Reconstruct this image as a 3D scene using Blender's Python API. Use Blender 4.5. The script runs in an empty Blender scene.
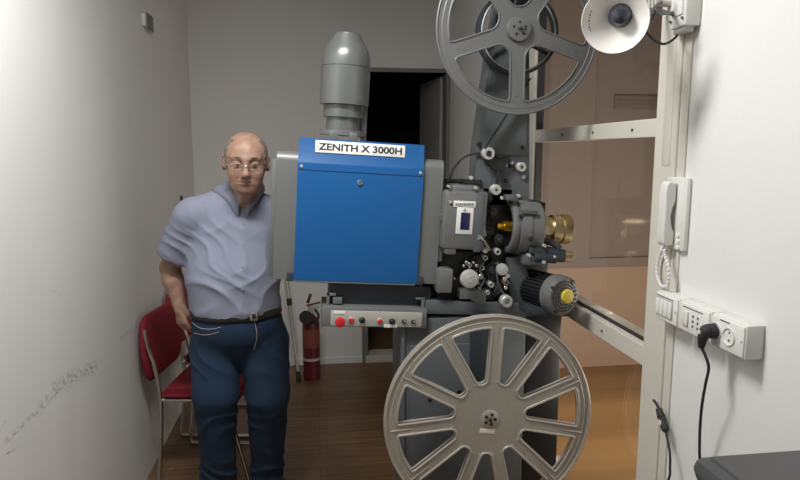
import bpy, bmesh, math, random
import numpy as np
from mathutils import Vector, Matrix, Quaternion
random.seed(7)
S = bpy.context.scene
COL = S.collection
R = math.radians

# ------------------------------------------------------------------ camera
F = 620.0; YAW = R(7.8); PIT = R(8.1); EYE = 1.6
cd = bpy.data.cameras.new('camera'); cam = bpy.data.objects.new('camera', cd); COL.objects.link(cam)
cd.sensor_width = 36; cd.lens = F/800*36; cd.clip_start = 0.02
cam.location = (0, 0, EYE); cam.rotation_euler = (R(90)-PIT, 0, -YAW)
S.camera = cam

# ------------------------------------------------------------------ world, lights, exposure
w = bpy.data.worlds.new('world'); S.world = w; w.use_nodes = True
w.node_tree.nodes['Background'].inputs[0].default_value = (0.85, 0.93, 1.0, 1)
w.node_tree.nodes['Background'].inputs[1].default_value = 0.05
def area(name, loc, rot, sx, sy, power, col=(1, 1, 1), spread=180):
    l = bpy.data.lights.new(name, 'AREA'); l.shape = 'RECTANGLE'; l.size = sx; l.size_y = sy
    l.energy = power; l.color = col; l.spread = R(spread)
    o = bpy.data.objects.new(name, l); COL.objects.link(o); o.location = loc; o.rotation_euler = rot
    return o
area('ceiling_lamp_light', (-0.20, 1.40, 2.70), (0, 0, 0), 0.62, 0.3, 35, (1.0, 0.985, 0.96))
area('hall_fill_light', (1.8, 1.9, 0.9), (R(80), 0, 0), 1.0, 0.6, 34, (1.0, 0.90, 0.80))  # unseen fill light added low in the hall to brighten its end wall
S.view_settings.view_transform = 'Standard'; S.view_settings.look = 'None'
S.view_settings.gamma = 1; S.view_settings.exposure = 0.0
S.view_settings.use_curve_mapping = False

# ------------------------------------------------------------------ measuring helpers
def ray(px, py):
    a = (px-400)/F; b = (240-py)/F
    y = math.cos(PIT)+b*math.sin(PIT); z = -math.sin(PIT)+b*math.cos(PIT)
    c, s = math.cos(YAW), math.sin(YAW)
    return Vector((a*c+y*s, -a*s+y*c, z))
def P(px, py, Y):
    r = ray(px, py); t = Y/r.y
    return Vector((r.x*t, Y, EYE+r.z*t))
def PX(px, py, X):
    r = ray(px, py); t = X/r.x
    return Vector((X, r.y*t, EYE+r.z*t))
def m_per_px(px, py, Y):
    return (P(px+.5, py, Y)-P(px-.5, py, Y)).length

# ------------------------------------------------------------------ materials
MATS = {}
def mat(name, col, rough=0.6, metal=0.0, var=0.06, scale=20, bump=0.0, bscale=60, stretch=(1, 1, 1), coat=0.0, trans=0.0, emit=None, spec=0.5):
    if name in MATS: return MATS[name]
    m = bpy.data.materials.new(name); m.use_nodes = True; nt = m.node_tree; N = nt.nodes; L = nt.links
    b = N['Principled BSDF']
    b.inputs['Roughness'].default_value = rough; b.inputs['Metallic'].default_value = metal
    b.inputs['Coat Weight'].default_value = coat; b.inputs['Transmission Weight'].default_value = trans
    b.inputs['Specular IOR Level'].default_value = spec
    tc = N.new('ShaderNodeTexCoord'); mp = N.new('ShaderNodeMapping'); mp.inputs['Scale'].default_value = stretch
    L.new(tc.outputs['Object'], mp.inputs['Vector'])
    nz = N.new('ShaderNodeTexNoise'); nz.inputs['Scale'].default_value = scale; nz.inputs['Detail'].default_value = 4
    L.new(mp.outputs[0], nz.inputs['Vector'])
    mx = N.new('ShaderNodeMix'); mx.data_type = 'RGBA'
    mx.inputs['A'].default_value = (*[c*(1-var) for c in col], 1)
    mx.inputs['B'].default_value = (*[min(1, c*(1+var)) for c in col], 1)
    L.new(nz.outputs['Fac'], mx.inputs['Factor']); L.new(mx.outputs['Result'], b.inputs['Base Color'])
    if bump:
        n2 = N.new('ShaderNodeTexNoise'); n2.inputs['Scale'].default_value = bscale; n2.inputs['Detail'].default_value = 5
        L.new(mp.outputs[0], n2.inputs['Vector'])
        bp = N.new('ShaderNodeBump'); bp.inputs['Strength'].default_value = bump; bp.inputs['Distance'].default_value = 0.003
        L.new(n2.outputs['Fac'], bp.inputs['Height']); L.new(bp.outputs[0], b.inputs['Normal'])
    if emit:
        b.inputs['Emission Color'].default_value = (*emit[0], 1); b.inputs['Emission Strength'].default_value = emit[1]
    MATS[name] = m; return m

WHITE = (0.74, 0.74, 0.725)
mat('plaster', WHITE, 0.75, var=0.03, scale=3, bump=0.12, bscale=120)
mat('frame_paint', (0.62, 0.60, 0.53), 0.45, var=0.03, scale=6)
mat('blue_paint', (0.003, 0.085, 0.27), 0.38, var=0.03, scale=8, bump=0.05, bscale=300, coat=0.1)
mat('grey_paint', (0.165, 0.172, 0.17), 0.42, 0.25, var=0.06, scale=30, bump=0.12, bscale=400)
mat('duct_grey', (0.15, 0.16, 0.16), 0.33, 0.35, var=0.05, scale=20)
mat('slate_paint', (0.10, 0.113, 0.12), 0.5, 0.1, var=0.08, scale=15, bump=0.1, bscale=300)
mat('dark_paint', (0.028, 0.036, 0.045), 0.5, 0.0, var=0.15, scale=12)
mat('black', (0.012, 0.013, 0.015), 0.45, 0.0, var=0.2, scale=30)
mat('rubber', (0.02, 0.02, 0.022), 0.7, var=0.15, scale=30)
mat('chrome', (0.62, 0.62, 0.60), 0.22, 1.0, var=0.05, scale=30)
mat('alu', (0.46, 0.435, 0.385), 0.42, 0.5, var=0.10, scale=14, bump=0.15, bscale=80)
mat('cast_grey', (0.17, 0.175, 0.175), 0.45, 0.45, var=0.08, scale=16, bump=0.12, bscale=90)
mat('satin', (0.50, 0.50, 0.475), 0.4, 0.3, var=0.05, scale=40)
mat('brass', (0.72, 0.60, 0.36), 0.34, 1.0, var=0.08, scale=40)
mat('gold', (0.85, 0.52, 0.05), 0.25, 0.9, var=0.08, scale=40)
mat('yellow_cap', (0.72, 0.55, 0.07), 0.45, var=0.06, scale=30)
mat('white_plastic', (0.68, 0.68, 0.65), 0.4, var=0.02, scale=10)
mat('white_label', (0.75, 0.75, 0.72), 0.5, var=0.02, scale=30)
mat('panel_face', (0.42, 0.41, 0.38), 0.5, 0.1, var=0.04, scale=30)
mat('navy', (0.012, 0.014, 0.06), 0.3, var=0.1, scale=30)
mat('red_button', (0.55, 0.02, 0.025), 0.35, var=0.05, scale=30)
mat('red_fabric', (0.22, 0.010, 0.022), 0.85, var=0.12, scale=120, bump=0.4, bscale=500)
mat('red_metal', (0.10, 0.012, 0.015), 0.4, var=0.1, scale=10, coat=0.2)
mat('printer_grey', (0.06, 0.06, 0.064), 0.5, var=0.05, scale=20, bump=0.1, bscale=400)
mat('denim', (0.010, 0.030, 0.070), 0.9, var=0.28, scale=14, bump=0.5, bscale=420)
mat('shirt', (0.27, 0.295, 0.39), 0.85, var=0.05, scale=30, bump=0.25, bscale=500)
mat('leather', (0.018, 0.015, 0.014), 0.4, var=0.2, scale=40, bump=0.2, bscale=100)
mat('hair', (0.20, 0.165, 0.14), 0.8, var=0.3, scale=200, bump=0.6, bscale=300, stretch=(1, 1, .3))
mat('hall_brown', (0.25, 0.205, 0.18), 0.7, var=0.06, scale=2)
mat('hall_tan', (0.43, 0.31, 0.225), 0.7, var=0.06, scale=2)
mat('reflection_brown', (0.19, 0.15, 0.13), 0.6, var=0.05)
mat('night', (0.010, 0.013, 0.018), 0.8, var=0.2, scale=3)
mat('leaf_lit_grey', (0.42, 0.42, 0.40), 0.55, var=0.04, scale=4)  # door grey lightened for the leaf, standing in for room light on it
mat('door_grey', (0.20, 0.20, 0.19), 0.55, var=0.04, scale=4)
mat('eye_white', (0.34, 0.31, 0.28), 0.5, var=0.05)
mat('ink', (0.01, 0.01, 0.012), 0.5, var=0.1)
mat('red_ink', (0.20, 0.05, 0.04), 0.5, var=0.1)
mat('paper', (0.7, 0.66, 0.6), 0.8, var=0.05, scale=30)
mat('shade_white', (0.80, 0.78, 0.74), 0.35, var=0.02, scale=10, coat=0.3)
mat('bulb_dark', (0.035, 0.04, 0.055), 0.15, var=0.1, coat=0.5)
mat('rag', (0.45, 0.42, 0.44), 0.85, var=0.2, scale=60)
mat('brown_bag', (0.20, 0.11, 0.07), 0.8, var=0.2, scale=20, bump=0.3)

def plank_mat(name, c1, c2, bw, rh, rot=0, rough=0.4, axes='XY'):
    m = bpy.data.materials.new(name); m.use_nodes = True; nt = m.node_tree; N = nt.nodes; L = nt.links
    b = N['Principled BSDF']; b.inputs['Roughness'].default_value = rough
    tc = N.new('ShaderNodeTexCoord'); src = tc.outputs['Object']
    if axes != 'XY':
        sp = N.new('ShaderNodeSeparateXYZ'); cb = N.new('ShaderNodeCombineXYZ'); L.new(src, sp.inputs[0])
        L.new(sp.outputs[axes[0]], cb.inputs[0]); L.new(sp.outputs[axes[1]], cb.inputs[1]); src = cb.outputs[0]
    br = N.new('ShaderNodeTexBrick'); br.inputs['Scale'].default_value = 1; br.offset = 0.37; br.offset_frequency = 2
    br.inputs['Brick Width'].default_value = bw; br.inputs['Row Height'].default_value = rh
    br.inputs['Mortar Size'].default_value = 0.0016; br.inputs['Mortar Smooth'].default_value = 0.2
    br.inputs['Color1'].default_value = (*c1, 1); br.inputs['Color2'].default_value = (*c2, 1)
    br.inputs['Mortar'].default_value = (*[c*.35 for c in c1], 1)
    L.new(src, br.inputs['Vector'])
    mp = N.new('ShaderNodeMapping'); mp.inputs['Scale'].default_value = (1.5, 38, 1); L.new(src, mp.inputs['Vector'])
    nz = N.new('ShaderNodeTexNoise'); nz.inputs['Scale'].default_value = 1.6; nz.inputs['Detail'].default_value = 6; L.new(mp.outputs[0], nz.inputs['Vector'])
    rp = N.new('ShaderNodeValToRGB'); rp.color_ramp.elements[0].position = .3; rp.color_ramp.elements[0].color = (.55, .52, .5, 1)
    rp.color_ramp.elements[1].position = .7; rp.color_ramp.elements[1].color = (1.25, 1.2, 1.15, 1); L.new(nz.outputs['Fac'], rp.inputs[0])
    mx = N.new('ShaderNodeMix'); mx.data_type = 'RGBA'; mx.blend_type = 'MULTIPLY'; mx.inputs['Factor'].default_value = 1
    L.new(br.outputs['Color'], mx.inputs['A']); L.new(rp.outputs[0], mx.inputs['B']); L.new(mx.outputs['Result'], b.inputs['Base Color'])
    bp = N.new('ShaderNodeBump'); bp.inputs['Strength'].default_value = .2; bp.inputs['Distance'].default_value = .002; L.new(nz.outputs['Fac'], bp.inputs['Height']); L.new(bp.outputs[0], b.inputs['Normal'])
    MATS[name] = m; return m
plank_mat('floor_wood', (0.24, 0.145, 0.075), (0.18, 0.11, 0.058), 1.25, 0.125, rough=0.42)
plank_mat('ochre_wood', (0.40, 0.25, 0.11), (0.36, 0.22, 0.09), 1.6, 0.22, rough=0.5, axes='YZ')

def scuffed_wall():
    """white plaster with grey scuff marks rubbed into it along a few short lines (object = world coordinates)"""
    m = bpy.data.materials.new('scuffed_plaster'); m.use_nodes = True; nt = m.node_tree; N = nt.nodes; L = nt.links
    b = N['Principled BSDF']; b.inputs['Roughness'].default_value = .75
    tc = N.new('ShaderNodeTexCoord')
    def vm(op, a, bb=None):
        n = N.new('ShaderNodeVectorMath'); n.operation = op
        for i, v in enumerate((a, bb)):
            if v is None: continue
            if isinstance(v, (tuple, Vector)): n.inputs[i].default_value = tuple(v)
            else: L.new(v, n.inputs[i])
        return n
    def mt(op, *a, clamp=False):
        n = N.new('ShaderNodeMath'); n.operation = op; n.use_clamp = clamp
        for i, v in enumerate(a):
            if isinstance(v, (int, float)): n.inputs[i].default_value = v
            else: L.new(v, n.inputs[i])
        return n.outputs[0]
    tot = None
    segs = [((5, 442), (58, 392), .012, 1), ((40, 408), (70, 376), .030, .8), ((55, 388), (95, 366), .038, 1), ((120, 338), (136, 328), .02, .7), ((5, 455), (18, 446), .008, 1), ((0, 430), (6, 422), .01, .5), ((50, 290), (62, 296), .008, .3)]
    for a, c, wd, st in segs:
        A = PX(*a, LEFT); B = PX(*c, LEFT); d = B-A; L2 = d.length_squared
        pa = vm('SUBTRACT', tc.outputs['Object'], A)
        t = mt('DIVIDE', vm('DOT_PRODUCT', pa.outputs[0], d).outputs['Value'], L2, clamp=True)
        sc = N.new('ShaderNodeVectorMath'); sc.operation = 'SCALE'; sc.inputs[0].default_value = tuple(d); L.new(t, sc.inputs['Scale'])
        ln = vm('LENGTH', vm('SUBTRACT', pa.outputs[0], sc.outputs[0]).outputs[0]).outputs['Value']
        f = mt('MULTIPLY', mt('SUBTRACT', 1.0, mt('DIVIDE', ln, wd), clamp=True), st)
        tot = f if tot is None else mt('MAXIMUM', tot, f)
    mp = N.new('ShaderNodeMapping'); mp.inputs['Rotation'].default_value = (R(-12), 0, 0); mp.inputs['Scale'].default_value = (1, 45, 130); L.new(tc.outputs['Object'], mp.inputs['Vector'])
    nz = N.new('ShaderNodeTexNoise'); nz.inputs['Scale'].default_value = 1.0; nz.inputs['Detail'].default_value = 5; L.new(mp.outputs[0], nz.inputs['Vector'])
    k = mt('MULTIPLY', tot, mt('MULTIPLY', mt('SUBTRACT', nz.outputs['Fac'], .44), 5.0, clamp=True), clamp=True)
    big = N.new('ShaderNodeTexNoise'); big.inputs['Scale'].default_value = 2; L.new(tc.outputs['Object'], big.inputs['Vector'])
    m0 = N.new('ShaderNodeMix'); m0.data_type = 'RGBA'; m0.inputs['A'].default_value = (*[c*.96 for c in WHITE], 1); m0.inputs['B'].default_value = (*[c*1.03 for c in WHITE], 1); L.new(big.outputs['Fac'], m0.inputs['Factor'])
    m1 = N.new('ShaderNodeMix'); m1.data_type = 'RGBA'; L.new(m0.outputs['Result'], m1.inputs['A']); m1.inputs['B'].default_value = (.34, .34, .34, 1)
    L.new(k, m1.inputs['Factor']); L.new(m1.outputs['Result'], b.inputs['Base Color'])
    n3 = N.new('ShaderNodeTexNoise'); n3.inputs['Scale'].default_value = 120; L.new(tc.outputs['Object'], n3.inputs['Vector'])
    bp = N.new('ShaderNodeBump'); bp.inputs['Strength'].default_value = .1; bp.inputs['Distance'].default_value = .003; L.new(n3.outputs['Fac'], bp.inputs['Height']); L.new(bp.outputs[0], b.inputs['Normal'])
    return m
LEFT, RIGHT, BACK, FRONT, CEIL = -0.85, 1.0, 4.58, -1.3, 2.8
MATS['scuffed_plaster'] = scuffed_wall()
def glass_mat():
    m = bpy.data.materials.new('pane_glass'); m.use_nodes = True; nt = m.node_tree; N = nt.nodes; L = nt.links
    N.remove(N['Principled BSDF']); tr = N.new('ShaderNodeBsdfTransparent'); tr.inputs[0].default_value = (.93, .92, .90, 1)
    gl = N.new('ShaderNodeBsdfGlossy'); gl.inputs['Roughness'].default_value = .03
    lw = N.new('ShaderNodeLayerWeight'); pw_ = N.new('ShaderNodeMath'); pw_.operation = 'POWER'; pw_.inputs[1].default_value = 5; L.new(lw.outputs['Facing'], pw_.inputs[0]); fr = N.new('ShaderNodeMath'); fr.operation = 'MULTIPLY_ADD'; fr.inputs[1].default_value = .5; fr.inputs[2].default_value = .035; L.new(pw_.outputs[0], fr.inputs[0])
    mx = N.new('ShaderNodeMixShader'); L.new(fr.outputs[0], mx.inputs[0]); L.new(tr.outputs[0], mx.inputs[1]); L.new(gl.outputs[0], mx.inputs[2])
    L.new(mx.outputs[0], N['Material Output'].inputs[0]); MATS['pane_glass'] = m
glass_mat()

# ------------------------------------------------------------------ object helpers
def origin(par):
    while par is not None and par.type != 'EMPTY': par = par.parent
    return par
def setpar(o, par):
    if par is None: return
    o.parent = par
    if par.type == 'EMPTY': o.matrix_parent_inverse = par.matrix_basis.inverted()
def tag(o, label=None, cat=None, group=None, kind=None):
    if label: o['label'] = label
    if cat: o['category'] = cat
    if group: o['group'] = group
    if kind: o['kind'] = kind
    return o
def empty(name, loc, label, cat, group=None):
    o = bpy.data.objects.new(name, None); COL.objects.link(o); o.location = loc; o.empty_display_size = .05
    return tag(o, label, cat, group)
def meshobj(name, me, m, par=None):
    o = bpy.data.objects.new(name, me); COL.objects.link(o)
    if not me.materials: me.materials.append(MATS[m])
    setpar(o, par); return o
TILT = R(3.5)
RT = Matrix.Rotation(TILT, 3, 'Y')
EX = RT @ Vector((1, 0, 0)); EZ = RT @ Vector((0, 0, 1)); EY = Vector((0, 1, 0))
def frame_from(axis):
    z = Vector(axis).normalized(); h = Vector((0, 0, 1)) if abs(z.z) < .9 else Vector((1, 0, 0))
    x = h.cross(z).normalized(); y = z.cross(x); return x, y, z
class G:
    def __init__(s): s.v = []; s.f = []
    def add(s, vs, fs):
        s.m = getattr(s, 'm', [])+[(len(s.v), len(s.f))]; b = len(s.v); s.v += [tuple(v) for v in vs]; s.f += [tuple(i+b for i in f) for f in fs]; return s
    def box(s, c, d, rot=None, bev=0.0, seg=2):
        bm = bmesh.new(); bmesh.ops.create_cube(bm, size=1)
        for v in bm.verts: v.co = Vector((v.co.x*d[0], v.co.y*d[1], v.co.z*d[2]))
        if bev: bmesh.ops.bevel(bm, geom=bm.edges[:], offset=min(bev, min(d)*.45), segments=seg, affect='EDGES', profile=.5)
        s.take(bm, c, rot); return s
    def take(s, bm, c=(0, 0, 0), rot=None):
        c = Vector(c); bm.verts.index_update()
        vs = [(rot @ v.co if rot is not None else v.co)+c for v in bm.verts]
        s.add(vs, [[v.index for v in f.verts] for f in bm.faces]); bm.free()
    def lohi(s, lo, hi, bev=0.0):
        lo = Vector(lo); hi = Vector(hi); return s.box((lo+hi)/2, hi-lo, bev=bev)
    def lathe(s, base, axis, prof, n=32, cap=True):
        """prof: list of (distance along axis, radius)"""
        x, y, z = frame_from(axis); base = Vector(base); vs = []; fs = []
        for (h, r) in prof:
            for k in range(n):
                a = 2*math.pi*k/n; vs.append(base+z*h+(x*math.cos(a)+y*math.sin(a))*max(r, 1e-5))
        for i in range(len(prof)-1):
            for k in range(n):
                k2 = (k+1) % n; fs.append((i*n+k, i*n+k2, (i+1)*n+k2, (i+1)*n+k))
        if cap:
            fs.append(tuple(reversed(range(n)))); fs.append(tuple((len(prof)-1)*n+k for k in range(n)))
        return s.add(vs, fs)
    def cyl(s, a, b, r, r2=None, n=24, bev=0.0):
        a = Vector(a); b = Vector(b); L = (b-a).length; r2 = r if r2 is None else r2; e = min(bev, L*.4)
        prof = [(0, r-e), (e, r), (L-e, r2), (L, r2-e)] if e else [(0, r), (L, r2)]
        return s.lathe(a, b-a, prof, n)
    def sphere(s, c, r, n=16, sc=(1, 1, 1)):
        bm = bmesh.new(); bmesh.ops.create_uvsphere(bm, u_segments=n, v_segments=n//2+2, radius=1)
        for v in bm.verts: v.co = Vector((v.co.x*sc[0]*r, v.co.y*sc[1]*r, v.co.z*sc[2]*r))
        s.take(bm, c); return s
    def tube(s, pts, r, n=10, closed=False, smooth=0):
        pts = [Vector(p) for p in pts]
        if smooth:
            k0 = len(pts); pts = spline(pts, smooth, closed)
            if isinstance(r, (list, tuple)): r = list(np.interp(np.linspace(0, k0-1, len(pts)), range(k0), r))
        m = len(pts); vs = []; fs = []; prev = None
        for i, p in enumerate(pts):
            if closed: t = pts[(i+1) % m]-pts[i-1]
            else: t = pts[min(i+1, m-1)]-pts[max(i-1, 0)]
            t.normalize()
            if prev is None: x = frame_from(t)[0]
            else:
                x = prev-t*prev.dot(t)
                x = x.normalized() if x.length > 1e-6 else frame_from(t)[0]
            prev = x; y = t.cross(x); rr = r[i] if isinstance(r, (list, tuple)) else r
            for k in range(n):
                a = 2*math.pi*k/n; vs.append(p+(x*math.cos(a)+y*math.sin(a))*rr)
        for i in range(m if closed else m-1):
            j = (i+1) % m
            for k in range(n):
                k2 = (k+1) % n; fs.append((i*n+k, i*n+k2, j*n+k2, j*n+k))
        if not closed: fs.append(tuple(reversed(range(n)))); fs.append(tuple((m-1)*n+k for k in range(n)))
        return s.add(vs, fs)
    def prism(s, pts, vec):
        """polygon pts extruded by vec"""
        pts = [Vector(p) for p in pts]; n = len(pts); vec = Vector(vec)
        return s.add(pts+[p+vec for p in pts], [tuple(range(n)), tuple(reversed(range(n, 2*n)))]+[(i, i+n, (i+1) % n+n, (i+1) % n) for i in range(n)])
    # boxes of the tilted projector, measured on its operator-side plane Y0
    def mbox(s, x0, y0, x1, y1, Y0, Y1, bev=0.003):
        a = P(x0, y0, Y0); b = P(x1, y1, Y0); d = b-a; wd = abs(d.dot(EX)); ht = abs(d.dot(EZ))
        c = (a+b)/2; c.y = (Y0+Y1)/2
        return s.box(c, (wd, Y1-Y0, ht), RT, bev)
    def ycyl(s, px, py, Y, rpx, ln, bev=0.002, n=24, hole=0):
        c = P(px, py, Y); r = rpx*m_per_px(px, py, Y)
        if hole:
            h = hole*r; return s.lathe(c, (0, 1, 0), [(.004, h), (0, h+.002), (0, r-.002), (.003, r), (ln, r), (ln, 1e-4)] if False else [(ln*.5, 1e-4), (ln*.5, h), (0, h), (0, r-bev), (bev, r), (ln, r)], n)
        return s.cyl(c, c+Vector((0, ln, 0)), r, n=n, bev=bev)
    def build(s, name, m, par=None, smooth=35, mod=None):
        me = bpy.data.meshes.new(name); me.from_pydata(s.v, [], s.f)
        bm = bmesh.new(); bm.from_mesh(me); bmesh.ops.recalc_face_normals(bm, faces=bm.faces)
        if smooth:
            for f in bm.faces: f.smooth = True
            for e in bm.edges:
                if len(e.link_faces) == 2 and e.calc_face_angle(0) > R(smooth): e.smooth = False
        bm.to_mesh(me); bm.free(); me.update()
        return meshobj(name, me, m, par)
def pieces(g, name, m, par=None, size=1, smooth=35):
    """every `size` primitives (or the counts listed) become a part of their own"""
    sizes = size if isinstance(size, (list, tuple)) else [size]*(len(g.m)//size)
    i = 0; out = []
    for n in sizes:
        a = g.m[i]; b = g.m[i+n] if i+n < len(g.m) else (len(g.v), len(g.f))
        q = G(); q.v = g.v[a[0]:b[0]]; q.f = [tuple(k-a[0] for k in f) for f in g.f[a[1]:b[1]]]
        out.append(q.build(name, m, par, smooth)); i += n
    return out
def spline(pts, k, closed=False):
    n = len(pts); out = []
    for i in range(n if closed else n-1):
        p0 = pts[(i-1) % n] if closed or i > 0 else pts[0]; p1 = pts[i]; p2 = pts[(i+1) % n]; p3 = pts[(i+2) % n] if closed or i+2 < n else pts[n-1]
        for j in range(k):
            t = j/k
            out.append(.5*((2*p1)+(p2-p0)*t+(2*p0-5*p1+4*p2-p3)*t*t+(3*p1-p0-3*p2+p3)*t**3))
    if not closed: out.append(pts[-1])
    return out
def curve_plate(splines, thick, bev):
    cu = bpy.data.curves.new('plate', 'CURVE'); cu.dimensions = '2D'; cu.fill_mode = 'BOTH'; cu.extrude = thick/2-bev; cu.bevel_depth = bev; cu.bevel_resolution = 1
    for pts in splines:
        sp = cu.splines.new('POLY'); sp.points.add(len(pts)-1); sp.use_cyclic_u = True
        for q, p in zip(sp.points, pts): q.co = (p[0], p[1], 0, 1)
    o = bpy.data.objects.new('plate', cu); COL.objects.link(o)
    me = bpy.data.meshes.new_from_object(o.evaluated_get(bpy.context.evaluated_depsgraph_get()))
    bpy.data.objects.remove(o); bpy.data.curves.remove(cu)
    return me
def text_mesh(body, size, width, height, depth=.0006):
    cu = bpy.data.curves.new('txt', 'FONT'); cu.body = body; cu.size = size; cu.align_x = 'CENTER'; cu.align_y = 'CENTER'; cu.extrude = depth; cu.offset = size*.028
    o = bpy.data.objects.new('txt', cu); COL.objects.link(o)
    me = bpy.data.meshes.new_from_object(o.evaluated_get(bpy.context.evaluated_depsgraph_get()))
    bpy.data.objects.remove(o); bpy.data.curves.remove(cu)
    co = np.array([v.co[:] for v in me.vertices]); lo = co.min(0); hi = co.max(0)
    for v in me.vertices:
        v.co.x = (v.co.x-(lo[0]+hi[0])/2)*width/(hi[0]-lo[0]); v.co.y = (v.co.y-(lo[1]+hi[1])/2)*height/(hi[1]-lo[1])
    return me

# ------------------------------------------------------------------ the room
def struct(name, g, m, par=None):
    o = g.build(name, m, par, smooth=0)
    if par is None: o['kind'] = 'structure'
    return o
HR = 2.5                                                     # far side of the hall beyond the glazing
struct('floor', G().lohi((LEFT-.12, FRONT-.12, -.1), (HR+.1, 6.6, 0)), 'floor_wood')
struct('ceiling', G().lohi((LEFT-.12, FRONT-.12, CEIL), (HR+.1, 6.6, CEIL+.1)), 'plaster')
struct('wall_left', G().lohi((LEFT-.12, FRONT-.12, 0), (LEFT, BACK+.12, CEIL)), 'scuffed_plaster')
struct('wall_front', G().lohi((LEFT, FRONT-.12, 0), (RIGHT+.1, FRONT, CEIL)), 'plaster')
WY0, WY1 = 1.61, 2.835                                       # glazed opening of the right wall
g = G().lohi((RIGHT, FRONT, 0), (RIGHT+.1, WY0, CEIL)).lohi((RIGHT, WY1, 0), (RIGHT+.032, BACK, CEIL))
struct('wall_right', g, 'plaster')
DX0, DX1, DZ = .38, 1.0, 2.17                                # doorway of the back wall
g = G().lohi((LEFT, BACK, 0), (DX0, BACK+.12, CEIL)).lohi((DX0, BACK, DZ), (RIGHT+.1, BACK+.12, CEIL)).lohi((DX1+.02, BACK, 0), (RIGHT+.1, BACK+.12, DZ))
struct('wall_back', g, 'plaster')
# dark room past the doorway
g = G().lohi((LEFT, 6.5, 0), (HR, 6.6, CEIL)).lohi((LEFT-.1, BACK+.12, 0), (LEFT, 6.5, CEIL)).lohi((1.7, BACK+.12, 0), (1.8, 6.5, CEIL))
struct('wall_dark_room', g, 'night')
# door 1: grey frame, leaf swung into the dark room, pale threshold
g = G().lohi((DX0-.045, BACK-.012, 0), (DX0, BACK+.13, DZ+.02), .003).lohi((DX0-.045, BACK-.012, DZ), (DX1+.02, BACK+.13, DZ+.03), .003).lohi((DX1-.03, BACK-.012, 0), (DX1+.02, BACK+.13, DZ), .003)
fr = struct('door_1', g, 'door_grey')
a = Vector((DX1-.03, BACK+.13, 0)); b = Vector((.915, BACK+.72, 0)); d = (b-a)
ang = math.atan2(d.y, d.x)
lf = G().box((a+b)/2+Vector((0, 0, DZ/2)), (d.length, .04, DZ-.02), Matrix.Rotation(ang, 3, 'Z'), .003).build('door_leaf', 'leaf_lit_grey', fr, 0)
h = G(); hp = b-d.normalized()*.07+Vector((-.05, 0, 1.02)); h.cyl(hp+Vector((.05, 0, 0)), hp, .009); h.cyl(hp, hp-d.normalized()*.11, .008)
h.build('door_handle', 'chrome', lf)
struct('trim_1', G().lohi((DX0-.02, BACK-.03, 0), (DX1, BACK+.13, .055), .004), 'frame_paint')
struct('baseboard_back', G().lohi((LEFT, BACK-.012, 0), (DX0-.046, BACK, .05), .003), 'plaster')

# window 1: glazed screen set in the right wall
f_ = G().lohi((RIGHT-.012, WY0, 0), (RIGHT+.06, WY0+.11, CEIL), .004).lohi((RIGHT-.012, WY1-.085, 0), (RIGHT+.032, WY1, CEIL), .004)
wf = struct('window_1', f_, 'frame_paint')
G().lohi((RIGHT-.008, WY0+.1, 1.642), (RIGHT+.05, WY1-.07, 1.697), .003).build('crossbar', 'frame_paint', wf, 0)
G().lohi((RIGHT-.008, WY0+.1, .945), (RIGHT+.09, WY1-.07, 1.008), .003).build('crossbar', 'frame_paint', wf, 0)
G().lohi((RIGHT+.016, WY0+.1, 1.008), (RIGHT+.03, WY1-.08, 1.016), .002).build('gasket', 'rubber', wf, 0)
for z0, z1 in ((0.0, .95), (1.01, 1.645), (1.69, CEIL)):
    G().lohi((RIGHT+.028, WY0+.1, z0), (RIGHT+.034, WY1-.07, z1)).build('glass', 'pane_glass', wf, 0)
    G().lohi((RIGHT+.0, WY1-.099, z0+.005), (RIGHT+.03, WY1-.082, z1-.003)).build('gasket', 'rubber', wf, 0)
sc = G()
for yy, z in ((2.14, 1.668), (2.42, 1.668), (1.86, 1.668), (2.0, .975), (2.4, .975)):
    sc.cyl((RIGHT-.011, yy, z), (RIGHT-.006, yy, z), .005, n=12)
pieces(sc, 'screw', 'slate_paint', wf)
struct('trim_2', G().lohi((RIGHT-.006, WY0-.035, 0), (RIGHT, WY0, CEIL), .002), 'frame_paint')
# the hall beyond the glass
HE = 4.25                                                     # end wall of the hall
struct('wall_hall', G().lohi((HR, FRONT, 0), (HR+.1, HE+.1, CEIL)).lohi((RIGHT+.1, HE, 0), (HR, HE+.1, CEIL)).lohi((RIGHT+.1, FRONT-.1, 0), (HR, FRONT, CEIL)), 'hall_brown')
struct('floor', G().lohi((RIGHT+.1, FRONT, .0), (HR, HE, .004)), 'ochre_wood')
cx = P(591, 160, HE).x; zl_ = P(620, 258, HE).z
struct('trim_3', G().lohi((RIGHT+.1, HE-.05, zl_), (cx, HE, CEIL), .01), 'hall_brown')
struct('trim_4', G().lohi((RIGHT+.1, HE-.035, zl_-.06), (HR, HE, zl_+.01), .008), 'hall_brown')
struct('trim_5', G().lohi((RIGHT+.1, HE-.015, 0), (HR, HE, zl_-.05)), 'hall_tan')
va, vb = P(614, 95, HE), P(664, 109, HE)  # slatted panel added to stand for faint lines reflected in the glass
vt = empty('reflection_panel', (va.x, HE, vb.z), 'slatted brown panel added on the hall wall for a reflection in the glass', 'reflection stand-in')
G().lohi((va.x, HE-.02, vb.z), (vb.x, HE, va.z), .004).build('frame', 'reflection_brown', vt, 0)
for k in range(3): G().lohi((va.x+.015, HE-.025, vb.z+.014+.028*k), (vb.x-.015, HE-.018, vb.z+.03+.028*k), .002).build('slat', 'reflection_brown', vt, 0)

# ------------------------------------------------------------------ film projector
Y0 = 2.15
mpp = m_per_px(400, 240, Y0)
pr = empty('film_projector', (.42, 2.32, 0), 'large blue and grey cinema film projector on a dark pedestal', 'film projector')
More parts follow.
